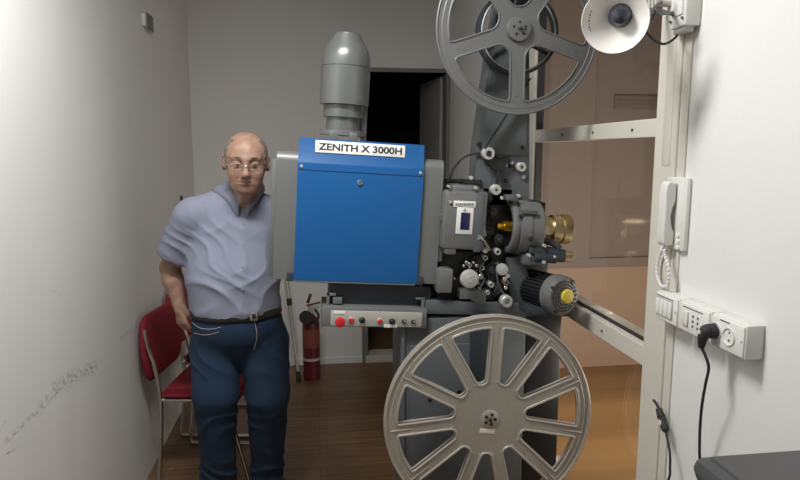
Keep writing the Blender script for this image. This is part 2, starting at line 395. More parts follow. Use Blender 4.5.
# pedestal
g = G()
xa, xb = P(404, 400, 2.16).x, P(524, 400, 2.16).x
g.lohi((xa, 2.16, .02), (xb, 2.42, 1.0), .006); g.lohi((xa+.02, 2.155, .10), (xb-.02, 2.17, .90), .004)
g.lohi((xa-.03, 2.12, 0), (xb+.03, 2.46, .06), .008)
g.lohi((xa-.012, 2.15, .3), (xa+.003, 2.40, 1.0), .004)
ped = g.build('pedestal', 'slate_paint', pr, 30)
g = G().lohi((xb+.002, 2.17, .03), (P(559, 400, 2.17).x, 2.42, 1.02), .006)
g.build('cable_duct', 'black', pr)
sc = G()
for p in ((450, 445), (478, 366), (430, 400), (459, 392)):
    sc.ycyl(*p, 2.152, 2.2, .012)
pieces(sc, 'screw', 'black', ped)
# support rails
g = G().mbox(330, 283.5, 430, 307, 2.19, 2.45).mbox(426, 300, 533, 317, 2.17, 2.40)
g.mbox(400, 290, 445, 303, 2.24, 2.44)
g.mbox(400, 317, 532, 330, 2.20, 2.40)
g.build('support_rail', 'dark_paint', pr)
G().mbox(426, 300.5, 534, 316.5, 2.155, 2.172).build('rail_cover', 'slate_paint', pr)
g = G()
g.mbox(327, 293, 336, 296, 2.165, 2.18, 0.0008).mbox(327, 293, 329, 309, 2.165, 2.18, .0008).mbox(333, 297.5, 342, 304, 2.165, 2.18, .001)
g.mbox(416, 298, 424, 300, 2.165, 2.18, .0008).mbox(422, 298, 424, 311, 2.165, 2.18, .0008)
pieces(g, 'slide_bracket', 'grey_paint', pr, [3, 2])
# lamphouse
g = G()
a = P(277, 150, 2.165); b = P(436, 284, 2.165); wd = (b-a).dot(EX); ht = -(b-a).dot(EZ); c0 = (a+b)/2
# body profile in depth/height, softly rounded along its upper front edge
prof = [(0, -ht/2), (0, ht/2-.035)]
for k in range(1, 7):
    t = k/6*math.pi/2; prof.append((.035*(1-math.cos(t)), ht/2-.035+.035*math.sin(t)))
prof += [(.34, ht/2), (.34, -ht/2)]
g.prism([c0-EX*wd/2+EY*y+EZ*z for y, z in prof], EX*(wd))
g.mbox(428, 195, 442, 262, 2.172, 2.48, .004)
lh = g.build('lamphouse', 'grey_paint', pr, 30)
G().mbox(272.5, 159, 277.5, 276, 2.19, 2.47, .002).build('end_cap', 'grey_paint', lh)
# blue side panel with its sloped top
a = P(297.5, 137, 2.17); lowl = P(293.5, 280, 2.15); lowr = P(416.5, 285, 2.15); top_l = a; crease_l = P(296.7, 161, 2.15)
wd = (lowr-lowl).dot(EX)
zt = (a-lowl).dot(EZ); zc = (crease_l-lowl).dot(EZ)
pf = [(0, 0), (0, zc-.008), (.002, zc), (.006, zc+.008), (.020, zt), (.033, zt), (.020, zc), (.016, 0)]
base = lowl.copy()
bp_ = G().prism([base+EY*y+EZ*z for y, z in pf], EX*wd)
panel = bp_.build('side_panel', 'blue_paint', lh, 20)
# thin joint under the crease
zj = zc-.028
G().box(base+EX*wd/2+EZ*zj+EY*(-.0003), (wd*.99, .0012, .0018), RT).build('panel_seam', 'navy', panel, 0)
sc = G()
for x, z in ((.012, zj+.012), (wd-.012, zj+.012)):
    q = base+EX*x+EZ*z; sc.cyl(q-EY*.004, q+EY*.004, .0055, n=14, bev=.001)
for x, z in ((-.012, .01), (wd+.012, .01)):
    q = base+EX*x+EZ*z; G().box(q+EY*.006, (.024, .014, .03), RT, .002).build('corner_bracket', 'dark_paint', panel)
pieces(sc, 'panel_screw', 'satin', panel)
lk = P(360, 182.5, 2.15); g = G(); g.cyl(lk-EY*.006, lk+EY*.002, .0095, n=24, bev=.002); lock = g.build('lock', 'chrome', panel)
G().box(lk-EY*.0065, (.0018, .001, .009), RT).build('keyhole', 'ink', lock, 0)
# name plate on the slope
sl = (EY*.014+EZ*(zt-(zc+.008))).normalized(); nrm = EX.cross(sl).normalized()      # outward = toward the operator
if nrm.y > 0: nrm = -nrm
ptl = P(316, 141, 2.18); pbr = P(405, 157, 2.165); pw = (pbr-ptl).dot(EX); u0 = (P(360.5, 149, 2.17)-base).dot(EX)
zmid = (P(360.5, 149, 2.17)-base).dot(EZ); ymid = .006+.014*(zmid-(zc+.008))/(zt-(zc+.008))
pc = base+EX*u0+EZ*zmid+EY*ymid+nrm*.0015; ph = .042
M3 = Matrix((EX, sl, nrm)).transposed()
pl = G().box(pc, (pw, ph, .003), M3, .0008).build('name_plate', 'white_label', panel, 30)
me = text_mesh('ZENITH X 3000H', .04, pw*.93, ph*.58)
me.transform(M3.to_4x4()); me.transform(Matrix.Translation(pc+nrm*.0018))
lt = meshobj('lettering', me, 'ink', pl)
G().box(pc+nrm*.0017-EX*pw*.475, (.007, .0025, .001), M3).build('dash', 'ink', pl, 0)
G().box(base+EX*wd/2+EY*.008-EZ*.004, (wd*.98, .014, .007), RT, .001).build('lower_lip', 'grey_paint', panel)
# duct
dY = 2.33; dc = P(343, 128, dY); k_ = m_per_px(345, 80, dY)
def dh(py): return ((P(346, py, dY)-dc).dot(EZ))
ze = [(-.02, 17.3), (dh(118)-.001, 17.3), (dh(118), 20.3), (dh(106), 20.3), (dh(105.5), 24.6), (dh(69), 24.6), (dh(68.6), 23.9), (dh(68), 23.9), (dh(67.5), 24.4), (dh(59), 24.2), (dh(53), 22.9), (dh(49), 21.0), (dh(35.5), 13.2), (dh(34.5), 12.9), (dh(33.8), 11.8)]
G().lathe(dc, EZ, [(h, r*k_) for h, r in ze], 48).build('exhaust_duct', 'duct_grey', lh, 30)
g = G().lathe(dc, EZ, [(-.028, .085), (-.012, .085), (-.010, .07)], 40); g.mbox(361.5, 103, 366, 139, 2.33, 2.345, .001)
g.box(P(334, 136, 2.25), (.03, .004, .035), RT, .001); g.box(P(353, 137, 2.25), (.03, .004, .03), RT, .001)
g.build('duct_collar', 'grey_paint', lh)
g = G(); q = P(433, 171, 2.2); g.cyl(q, q-EZ*.035, .004, n=10); st = g.build('lamp_holder', 'black', lh)
G().sphere(q+EZ*.002, .009, 14, (1, 1, 1.15)).build('pilot_lamp', 'yellow_cap', st)
# control panel
cp = G().mbox(322, 307, 426, 328.5, 2.135, 2.30, .003).build('control_panel', 'grey_paint', pr)
fp = G().mbox(331, 310.5, 421.5, 327.5, 2.131, 2.137, .001).build('face_plate', 'panel_face', cp)
G().mbox(334, 310.8, 345, 314.5, 2.1295, 2.1312, .0003).build('label_strip', 'white_label', fp)
G().mbox(384, 324.6, 397, 327.8, 2.1295, 2.1312, .0003).build('label_strip', 'white_label', fp)
q = P(340, 321, 2.131); e = G().cyl(q, q-EY*.014, .010, n=18).build('emergency_button', 'satin', cp)
G().lathe(q-EY*.026, EY, [(0, .010), (.002, .0155), (.008, .018), (.013, .018), (.014, .01)], 26).build('button_cap', 'red_button', e)
for px, py, m in ((351, 319.8, 'red_button'), (362, 320, 'black'), (379.7, 321, 'red_button'), (392, 321.3, 'black')):
    q = P(px, py, 2.131); e = G().cyl(q, q-EY*.004, .0112, n=20, bev=.001).build('button_ring', 'satin' if m == 'red_button' else 'black', cp)
    G().cyl(q-EY*.003, q-EY*.012, .0088, n=20, bev=.002).build('push_button', m, e)
for px, py in ((404, 321.5), (413.3, 321.8)):
    q = P(px, py, 2.131); e = G().cyl(q, q-EY*.004, .0085, n=6).build('toggle_nut', 'black', cp)
    G().cyl(q, q-EY*.022+EZ*.006, .003, .004, n=10, bev=.001).build('toggle_switch', 'chrome', e)
# column that carries the upper reel
def poly(px, Y, dep):
    return G().prism([P(x, y, Y) for x, y in px], EY*dep)
col = poly([(501, -12), (529, -12), (529.5, 120), (529, 205), (474, 205), (477, 150), (486, 85)], 2.20, .10).build('column', 'slate_paint', pr, 0)
poly([(502, 0), (526, 0), (527, 155), (481, 154), (487, 100)], 2.193, .008).build('column_cover', 'slate_paint', col, 0)
g = G()
for p in ((479.5, 144), (522.5, 147.5), (507, 181), (504, 167), (512, 166)): g.ycyl(*p, 2.188, 2.0, .02, .0005)
pieces(g, 'bolt', 'black', col)
g = G()
for p in ((512, 163), (506, 165), (524, 177), (471.5, 178), (519, 196)): g.ycyl(*p, 2.188, 1.9, .02, .0008)
pieces(g, 'bright_bolt', 'satin', col)
G().ycyl(522, 167, 2.17, 4.6, .03, .002, 24, .45).build('guide_roller', 'satin', col)
uc_x, _, uc_z = P(518.2, 29.5, 2.08); G().cyl((uc_x, 2.09, uc_z), (uc_x, 2.21, uc_z), .016, n=20).build('spindle', 'black', col)
g = G().ycyl(489, 153.5, 2.15, 6.0, .03, .002, 28, .5); r1 = g.build('film_roller', 'satin', col)
G().ycyl(489, 153.5, 2.145, 2.4, .06, .001).build('roller_shaft', 'black', r1)
g = G(); g.tube([P(488, 154, 2.17), P(500, 157, 2.17), P(507, 155, 2.17)], .006, 10)
g.prism([P(x, y, 2.172) for x, y in ((488, 158), (510, 156), (508, 163), (503, 170), (500, 172), (492, 168), (485, 161))], EY*.02)
g.tube([P(499, 168, 2.175), P(497, 186, 2.175)], .006, 8); g.tube([P(503, 168, 2.175), P(502, 184, 2.175)], .005, 8)
g.build('tension_arm', 'black', col)
G().ycyl(496.5, 190, 2.14, 5.2, .03, .002, 24, .3).build('film_roller', 'satin', col)
# black film leader running down from the reel to the roller
a1 = P(531, 78, 2.14); a2 = P(484.5, 150, 2.15); dd = (a2-a1).normalized()
G().add([a1, a2, a2+EY*.025, a1+EY*.025, a1+Vector((.003, 0, 0)), a2+Vector((.003, 0, 0)), a2+EY*.025+Vector((.003, 0, 0)), a1+EY*.025+Vector((.003, 0, 0))], [(0, 1, 2, 3), (7, 6, 5, 4), (0, 4, 5, 1), (1, 5, 6, 2), (2, 6, 7, 3), (3, 7, 4, 0)]).build('film_leader', 'black', pr, 0)
G().tube([P(484, 154, 2.19), P(474, 153.5, 2.19), P(463, 158, 2.19), P(454, 168, 2.2), P(448, 181, 2.2), P(440, 181.5, 2.2), P(433, 178, 2.2)], .0042, 8, smooth=6).build('cable', 'rubber', pr)
g = G().tube([P(437, 181, 2.22), P(468, 181, 2.22), P(485, 181, 2.22)], .008, 10); g.mbox(463, 179, 482, 186, 2.19, 2.25)
g.mbox(436, 183, 450, 196, 2.19, 2.26, .01); g.sphere(P(441, 188, 2.2), .026, 14)
g.build('light_cone', 'black', pr)
# mechanism housing
g = G().mbox(442, 197, 537, 304, 2.26, 2.42, .006)
g.mbox(482, 186, 508, 262, 2.20, 2.30, .008); g.mbox(440, 250, 508, 301, 2.205, 2.30, .006)
g.mbox(499, 255, 545, 306, 2.215, 2.36, .006)
mech = g.build('mechanism_housing', 'black', pr)
g = G().mbox(445.5, 190, 484.5, 251, 2.12, 2.24, .012); g.mbox(453, 184.5, 480, 194, 2.135, 2.22, .01); g.mbox(446, 236, 456, 255, 2.125, 2.2, .006)
sh = g.build('shutter_housing', 'grey_paint', pr)
g = G().mbox(478, 193, 480.5, 252, 2.116, 2.13, .001); g.mbox(441, 214, 446.5, 222, 2.14, 2.2, .003); pieces(g, 'hinge', 'slate_paint', sh)
lb = G().mbox(454, 200.5, 475.5, 208, 2.117, 2.121, .0008).mbox(457.5, 206, 472, 234.5, 2.117, 2.121, .0008).build('info_label', 'white_label', sh)
G().mbox(461.3, 212.5, 469.3, 230, 2.1155, 2.118, .0004).build('sight_window', 'navy', lb)
g = G()
for k in range(9): g.mbox(455.5+k*2.1, 203.2+(k % 2)*.2, 456.8+k*2.1, 205.6, 2.1163, 2.118, 0)
pieces(g, 'lettering', 'grey_paint', lb, 1, 0)
g = G()
for p in ((450.5, 202), (464.8, 209.7), (449, 186.5), (476, 188)): g.ycyl(*p, 2.113, 1.4, .02, .0004, 12)
pieces(g, 'screw', 'satin', sh)
# lens turret: a short drum lying along the optical axis
LY = 2.19; rp = m_per_px(520, 228, LY)
oa = P(506, 226.5, LY); ob = P(537, 228.5, LY); Lx = (ob-oa).dot(EX)
drum = G().lathe(oa, EX, [(.05, 1e-4), (.05, .070), (0, .076), (0, .092), (.004, .097), (.018, .097), (.020, .092), (.028, .092), (.030, .101), (Lx*.55, .101), (Lx*.56, .096), (Lx-.006, .096), (Lx, .09), (Lx, .03)], 48)
drum = drum.build('lens_turret', 'grey_paint', pr, 30)
g = G(); q = P(529, 212, 2.10); g.box(q, (.062, .012, .014), RT, .002); g.box(P(521, 213, 2.105), (.012, .02, .03), RT, .002); g.box(P(510, 197.5, 2.15), (.04, .05, .02), RT, .003)
pieces(g, 'turret_clamp', 'slate_paint', drum, [2, 1])
g = G(); g.ycyl(531, 239, 2.09, 2.6, .02, .001, 16); g.ycyl(521, 216, 2.093, 1.5, .02, .001, 12); pieces(g, 'turret_screw', 'black', drum)
g = G(); g.lathe(P(498, 226, LY), EX, [(-.005, .0), (-.005, .014), (.02, .014), (.021, .019), (.06, .019), (.06, 0)], 28); g.build('inner_lens_barrel', 'gold', drum)
lx0 = P(536, 228, LY); kk = rp
pf = [(0, 10.5), (.003, 11), (5*kk, 11), (5.2*kk, 12), (12*kk, 12), (12.5*kk, 10.8), (16*kk, 10.8), (16.2*kk, 13.6), (26*kk, 13.6), (26.2*kk, 12.8), (27*kk, 12.8), (27.2*kk, 14.2), (36*kk, 14.2), (37*kk, 13.2), (37*kk, 11), (33*kk, 10.2)]
pf = [(h*.9, r) for h, r in pf]
lens = G().lathe(lx0, EX, [(h, r*kk) for h, r in pf], 56, cap=False).build('projection_lens', 'brass', pr, 25)
g = G()
for k in range(44):
    t = 2*math.pi*k/44; v = EY*math.cos(t)+EZ*math.sin(t)
    g.box(lx0+EX*(28.4*kk)+v*14.2*kk, (7*kk, .003, .003), Matrix((EX, EX.cross(v), v)).transposed())
g.build('knurled_ring', 'brass', lens)
G().lathe(lx0+EX*29.5*kk, EX, [(0, 0), (0, 10.2*kk), (.002, 10.2*kk), (.006, 6*kk), (.008, 0)], 32).build('front_glass', 'bulb_dark', lens)
# gear boxes, rollers and knobs below the gate
g = G().mbox(438.5, 269, 452, 293.5, 2.13, 2.22, .006); g.build('oil_box', 'grey_paint', mech)
g = G().prism([P(x, y, 2.15) for x, y in ((460, 290.5), (486, 291), (486, 304), (476, 303), (470, 299), (460, 299))], EY*.05); g.build('lower_bracket', 'grey_paint', mech, 0)
g = G().prism([P(x, y, 2.17) for x, y in ((508, 258), (520, 257), (526, 268), (529, 276), (529, 300), (519, 306), (512, 300), (509, 285))], EY*.07); g.build('side_casting', 'slate_paint', mech, 0)
g = G().lathe(P(470.5, 279.7, 2.09), EY, [(0, .018), (.001, .024), (.003, .030), (.010, .0335), (.022, .0335), (.024, .028), (.024, .012), (.09, .012)], 36)
hw = g.build('hand_wheel', 'satin', mech)
G().lathe(P(470.5, 279.7, 2.088), EY, [(0, .012), (.003, .014), (.006, .014)], 24).build('wheel_centre', 'panel_face', hw)
G().lathe(P(503, 270, 2.11), EY, [(0, .012), (.002, .020), (.014, .022), (.016, .01), (.08, .01)], 28).build('knob', 'satin', mech)
G().ycyl(507.3, 302, 2.12, 6.0, .03, .003, 28, .5).build('film_roller', 'satin', mech)
for px, py, r in ((491.5, 285, 2.8), (485.5, 258, 2.6), (486, 250.5, 2.8), (506.5, 283, 2.6), (482.5, 268, 2.4), (498, 252, 3.2), (488, 293, 2.2)):
    G().ycyl(px, py, 2.15, r, .08, .001, 18, .5).build('small_roller', 'satin', mech)
g = G()
for px, py, r in ((492, 270, 7), (478, 262, 6.5), (497, 290, 7), (488, 232, 6), (492, 214, 6), (499, 240, 5), (487, 198, 6), (474, 298, 4)):
    c = P(px, py, 2.165); rr = r*m_per_px(px, py, 2.165); g.cyl(c, c+EY*.06, rr, n=28, bev=.002); g.cyl(c-EY*.012, c, rr*.55, n=20, bev=.002)
    for k in range(16):
        t = k*math.pi/8; g.box(c+EY*.008+Vector((math.cos(t), 0, math.sin(t)))*rr, (.004, .004, .004), Matrix.Rotation(-t, 3, 'Y'))
pieces(g, 'sprocket', 'rubber', mech, 18)
g = G(); g.tube([P(479, 237, 2.12), P(484, 241, 2.12), P(490, 250, 2.12)], .005, 10); g.cyl(P(478.5, 237, 2.115), P(478.5, 237, 2.16), .011, n=18, bev=.002); g.cyl(P(485, 251, 2.13), P(485, 251, 2.16), .008, n=14)
g.tube([P(484.5, 222, 2.13), P(485.5, 236, 2.13)], .005, 8)
pieces(g, 'gate_lever', 'chrome', mech, [3, 1])
g = G()
for k, (px, py) in enumerate(((464, 266), (467, 263), (470, 265), (474, 263), (477, 266), (451, 277), (455, 279), (478, 283), (481, 277), (480, 289), (506, 288), (508, 276), (470, 268), (502, 198), (505, 279))):
    c = P(px, py, 2.14); g.cyl(c, c+EY*.08, .005+.002*(k % 3), n=12, bev=.001)
pieces(g, 'fitting', 'chrome', mech)
g = G(); g.tube([P(484, 262, 2.15), P(480, 270, 2.15), P(484, 280, 2.15), P(479, 289, 2.15)], .004, 8, smooth=4); g.tube([P(498, 262, 2.15), P(497, 275, 2.14), P(500, 288, 2.15), P(505, 295, 2.15)], .004, 8, smooth=4)
g.mbox(489, 262, 494, 300, 2.19, 2.21); g.mbox(489, 288, 500, 292, 2.17, 2.21); pieces(g, 'film_guide', 'slate_paint', mech, [1, 1, 2])
# drive above the motor with a brass end
g = G(); g.cyl(P(527, 251, 2.13), P(564, 256, 2.13), .030, .024, n=28, bev=.003); g.cyl(P(534, 257, 2.10), P(556, 259, 2.10), .017, n=20, bev=.002); g.mbox(524, 243, 546, 262, 2.13, 2.3, .006)
g.tube([P(537, 240, 2.15), P(552, 243, 2.13), P(560, 249, 2.12)], .012, 10, smooth=4)
gb = g.build('focus_drive', 'dark_paint', pr)
g = G(); g.cyl(P(563.5, 256, 2.13), P(571.5, 257, 2.13), .0215, n=28, bev=.003); g.build('focus_knob', 'brass', gb)
g = G().ycyl(545, 246, 2.09, 1.6, .03, .0005, 10).ycyl(530, 256, 2.09, 1.4, .03, .0005, 10).ycyl(555, 257, 2.08, 1.3, .03, .0005, 10).ycyl(544, 262, 2.085, 2, .03, .0005, 10)
pieces(g, 'screw', 'satin', gb)
G().mbox(525, 256, 545, 266, 2.10, 2.2, .006).build('drive_cover', 'slate_paint', gb)
# motor, its fan end turned to the operator
mc = P(565, 296.5, 2.03); md = Vector((-.34, 1, -.02)).normalized(); mr = m_per_px(563, 296, 2.03)*1.08
g = G().lathe(mc, md, [(0, 10*mr), (.004, 15.5*mr), (.014, 18*mr), (.05, 18.4*mr), (.052, 17.5*mr)], 40)
mot = g.build('motor', 'grey_paint', pr, 30)
g = G().lathe(mc, md, [(.05, 15.5*mr), (.20, 15.5*mr)], 32)
for k in range(32):
    t = k*2*math.pi/32; x, y, z = frame_from(md); v = x*math.cos(t)+y*math.sin(t)
    g.box(mc+z*.125+v*16.3*mr, (.004, .007, .145), Matrix((v.cross(z), v, z)).transposed())
g.build('cooling_fins', 'black', mot)
x, y, z = frame_from(md)
g = G()
for ring, n0 in ((7.8, 14), (10.6, 18), (13.2, 22)):
    for k in range(n0):
        t = k*2*math.pi/n0; v = x*math.cos(t)+y*math.sin(t); off = {7.8: .0, 10.6: .0004, 13.2: .0023}[ring]
        g.box(mc+z*off-z*.0008+v*ring*mr, (ring*mr*2*math.pi/n0*.72, 1.3*mr, .002), Matrix((v.cross(z), v, z)).transposed())
g.build('fan_grille', 'ink', mot, 0)
g = G().lathe(mc-z*.010+x*(-2*mr), z, [(0, 4.5*mr), (.002, 6.2*mr), (.012, 6.6*mr)], 28)
g.build('motor_cap', 'yellow_cap', mot)
g = G()
for t in (.6, 2.2, 3.7, 5.3):
    v = x*math.cos(t)+y*math.sin(t); g.cyl(mc+v*15.5*mr-z*.0, mc+v*15.5*mr+z*.02, .006, n=12)
pieces(g, 'motor_screw', 'black', mot)
g = G().mbox(528, 308, 574, 317, 2.06, 2.26, .004).mbox(540, 300, 553, 310, 2.09, 2.2, .004); g.build('motor_base', 'dark_paint', mot)

# ------------------------------------------------------------------ reels
def rnd_poly(pts, r, k=6):
    out = []; n = len(pts)
    for i in range(n):
        p = Vector(pts[i]); a = Vector(pts[i-1]); b = Vector(pts[(i+1) % n]); da = a-p; db = b-p
        rr = min(r, da.length*.48, db.length*.48)
        A = p+da.normalized()*rr; B = p+db.normalized()*rr
        for j in range(k+1):
            t = j/k; out.append((1-t)**2*A+2*t*(1-t)*p+t*t*B)
    return out
def sector(a0, a1, r1, r2, w, rad, taper=0):
    def lim(r): return math.asin(min(.99, (w/2)/r))
    pts = []; n = 14
    for j in range(n+1):
        t = a0+lim(r2)+(a1-a0-2*lim(r2))*j/n; pts.append((r2*math.cos(t), r2*math.sin(t)))
    c = [Vector(p) for p in pts]
    L1 = lim(r1)
    i0 = Vector((r1*math.cos(a1-L1), r1*math.sin(a1-L1))); i1 = Vector((r1*math.cos(a0+L1), r1*math.sin(a0+L1)))
    # corner-rounded outline: round only the four real corners
    corner = [c[0], c[-1], i0, i1]
    def fil(p, a, b, r):
        da = (a-p); db = (b-p); rr = min(r, da.length*.48, db.length*.48); A = p+da.normalized()*rr; B = p+db.normalized()*rr
        return [(1-t)**2*A+2*t*(1-t)*p+t*t*B for t in [j/6 for j in range(7)]]
    inner = c[2:-2]
    out = fil(c[0], i1, c[2], rad)+inner[1:-1]+fil(c[-1], c[-3], i0, rad)+fil(i0, c[-1], i1, rad*.7)+fil(i1, i0, c[0], rad*.7)
    return out
RX = Matrix.Rotation(R(90), 4, 'X')          # plate XY -> world XZ, facing -Y
def reel(label, ctr, Rr, nsp, a0, r1, r2, w, rad, m, Yf, thick, bead, rear, rim_depth):
    root = empty('film_reel', (ctr.x, Yf, ctr.z), label, 'film reel')
    holes = [sector(a0+2*math.pi*k/nsp, a0+2*math.pi*(k+1)/nsp, r1, r2, w, rad) for k in range(nsp)]
    circ = [(Rr*math.cos(t), Rr*math.sin(t)) for t in [2*math.pi*k/128 for k in range(128)]]
    def flange(name, Y, beads, dz):
        me = curve_plate([circ]+holes, thick, .0008)
        me.transform(Matrix.Translation((ctr.x, Y, ctr.z)) @ RX)
        g = G(); g.v = [tuple(v.co) for v in me.vertices]; g.f = [tuple(p.vertices) for p in me.polygons]
        bpy.data.meshes.remove(me)
        if beads:
            def pt(p, off=0): return Vector((ctr.x+p[0], Y-thick/2+off, ctr.z+p[1]))
            for h in holes: g.tube([pt(p) for p in h], bead, 8, closed=True)
            g.tube([pt(p) for p in circ], bead*1.15, 8, closed=True)
            g.tube([pt((p[0]*(r2+ (Rr-r2)*.5)/Rr, p[1]*(r2+(Rr-r2)*.5)/Rr), .001) for p in circ], bead*.6, 6, closed=True)
        return g
    g = flange('flange', Yf, True, 0)
    if rim_depth:
        ring = [(0, Rr), (rim_depth, Rr), (rim_depth, Rr-.006), (0, Rr-.006)]
        base = Vector((ctr.x, Yf, ctr.z)); xx, yy, zz = frame_from(EY); n = 128; vs = []; fs = []
        for h, r in ring:
            for k in range(n):
                t = 2*math.pi*k/n; vs.append(base+zz*h+(xx*math.cos(t)+yy*math.sin(t))*r)
        for i in range(4):
            for k in range(n):
                k2 = (k+1) % n; j = (i+1) % 4; fs.append((i*n+k, i*n+k2, j*n+k2, j*n+k))
        g.add(vs, fs)
    fl = g.build('flange', m, root, 30)
    if rear:
        flange('rear_flange', Yf+rear, True, 0).build('rear_flange', m, root, 30)
    return root, fl
# upper reel: grey cast, five spokes
uc = P(518.2, 29.5, 2.08); uR = 80*m_per_px(519, 29, 2.08)
upr, ufl = reel('grey five-spoke cast film reel mounted on top of the projector', uc, uR, 5, R(-90), uR*.275, uR*.865, uR*.18, uR*.12, 'cast_grey', 2.08, .006, .0036, 0, .014)
k_ = uR/80
G().lathe((uc.x, 2.062, uc.z), EY, [(0, 1e-4), (0, 10.5*k_), (.001, 11.5*k_), (.016, 12.5*k_)], 40).build('hub', 'cast_grey', upr)
g = G()
for k in range(5):
    t = R(20)+k*2*math.pi/5; c = Vector((uc.x+6*k_*math.cos(t), 2.060, uc.z+6*k_*math.sin(t))); g.cyl(c, c+EY*.01, .0042, n=12)
pieces(g, 'hub_hole', 'ink', upr)
g = G(); g.cyl((uc.x, 2.052, uc.z), (uc.x, 2.07, uc.z), .006, n=14, bev=.002); g.tube([(uc.x, 2.048, uc.z), (uc.x+.012, 2.046, uc.z-.006), (uc.x+.018, 2.048, uc.z-.004)], .003, 8); g.build('spindle_latch', 'dark_paint', upr)
g = G(); n = 96; vs = []
rr = 41.5*k_; cc = Vector((uc.x+.022, 0, uc.z+.004))
for (yy_, r_) in ((2.14, rr), (2.18, rr), (2.18, rr-.012), (2.14, rr-.012)):
    for k in range(n):
        t = 2*math.pi*k/n; vs.append(Vector((cc.x+r_*math.cos(t), yy_, cc.z+r_*math.sin(t))))
fs = [(i*n+k, i*n+(k+1) % n, ((i+1) % 4)*n+(k+1) % n, ((i+1) % 4)*n+k) for i in range(4) for k in range(n)]
g.add(vs, fs)
for k in range(3):
    t = R(90)+k*2*math.pi/3; g.tube([(uc.x+.02*math.cos(t), 2.165, uc.z+.02*math.sin(t)), (cc.x+(rr-.005)*math.cos(t), 2.165, cc.z+(rr-.005)*math.sin(t))], .006, 8)
dr = g.build('inner_drum', 'dark_paint', upr)
G().tube([(cc.x+(rr-.013)*math.cos(t), 2.141, cc.z+(rr-.013)*math.sin(t)) for t in [2*math.pi*k/96 for k in range(96)]], .0026, 8, closed=True).build('drum_edge', 'satin', dr)
g = G()
for k in range(5):
    t = R(-90)+2*math.pi*k/5
    for q in (.42, .78):
        c = Vector((uc.x+uR*q*math.cos(t), 2.0745, uc.z+uR*q*math.sin(t))); g.cyl(c, c+EY*.003, .0038, n=10)
pieces(g, 'rivet', 'grey_paint', ufl)
# lower reel: bare aluminium, eleven spokes
lc = P(489.5, 418.5, 2.0); lR = 103*m_per_px(489, 418, 2.0)*.985
lor, lfl = reel('big bare aluminium film reel with eleven spokes mounted low on the projector', lc, lR, 11, R(86), lR*.35, lR*.895, lR*.105, lR*.10, 'alu', 2.0, .005, .0046, .022, 0)
k_ = lR/103
G().lathe((lc.x, 1.992, lc.z), EY, [(0, 1e-4), (0, 8*k_), (.002, 9*k_), (.006, 9*k_)], 40).build('hub', 'alu', lor)
G().lathe((lc.x, 2.0, lc.z), EY, [(0, 28*k_), (.022, 28*k_)], 48).build('hub_drum', 'alu', lor)
g = G()
for k in range(5):
    t = R(70)+k*2*math.pi/5; c = Vector((lc.x+5*k_*math.cos(t), 1.989, lc.z+5*k_*math.sin(t))); g.cyl(c, c+EY*.01, .0055, n=12)
pieces(g, 'hub_hole', 'ink', lor)
G().cyl((lc.x, 1.982, lc.z), (lc.x, 2.16, lc.z), .0065, n=14, bev=.002).build('hub_pin', 'black', lor)
q = lc+Vector((-.008, 0, -.045)); G().box((q.x, 1.9965, q.z), (.055, .0012, .018), Matrix.Rotation(R(6), 3, 'Y'), .0003).build('reel_sticker', 'paper', lfl)
g = G()
for k in range(11):
    t = R(86)+2*math.pi*k/11
    for q, dt in ((.37, .10), (.37, -.10)):
        c = Vector((lc.x+lR*q*math.cos(t+dt), 1.9955, lc.z+lR*q*math.sin(t+dt))); g.cyl(c, c+EY*.003, .0042, n=10)
pieces(g, 'rivet', 'panel_face', lfl)
g = G()
for k in range(11):
    t = R(86)+2*math.pi*k/11; u = Vector((math.cos(t), 0, math.sin(t))); c0_ = Vector((lc.x, 1.9975, lc.z))
    g.tube([c0_+u*lR*.74, c0_+u*lR*.955], [.0015, .0035], 8)
pieces(g, 'spoke_rib', 'alu', lfl)
# spindle arm for the lower reel
ax = Vector((lc.x, 2.14, lc.z)); g = G(); g.cyl(ax, ax+EY*.08, .03, n=28, bev=.003); g.box((lc.x, 2.15, lc.z+.16), (.07, .02, .36), None, .004); g.build('take_up_arm', 'dark_paint', pr)
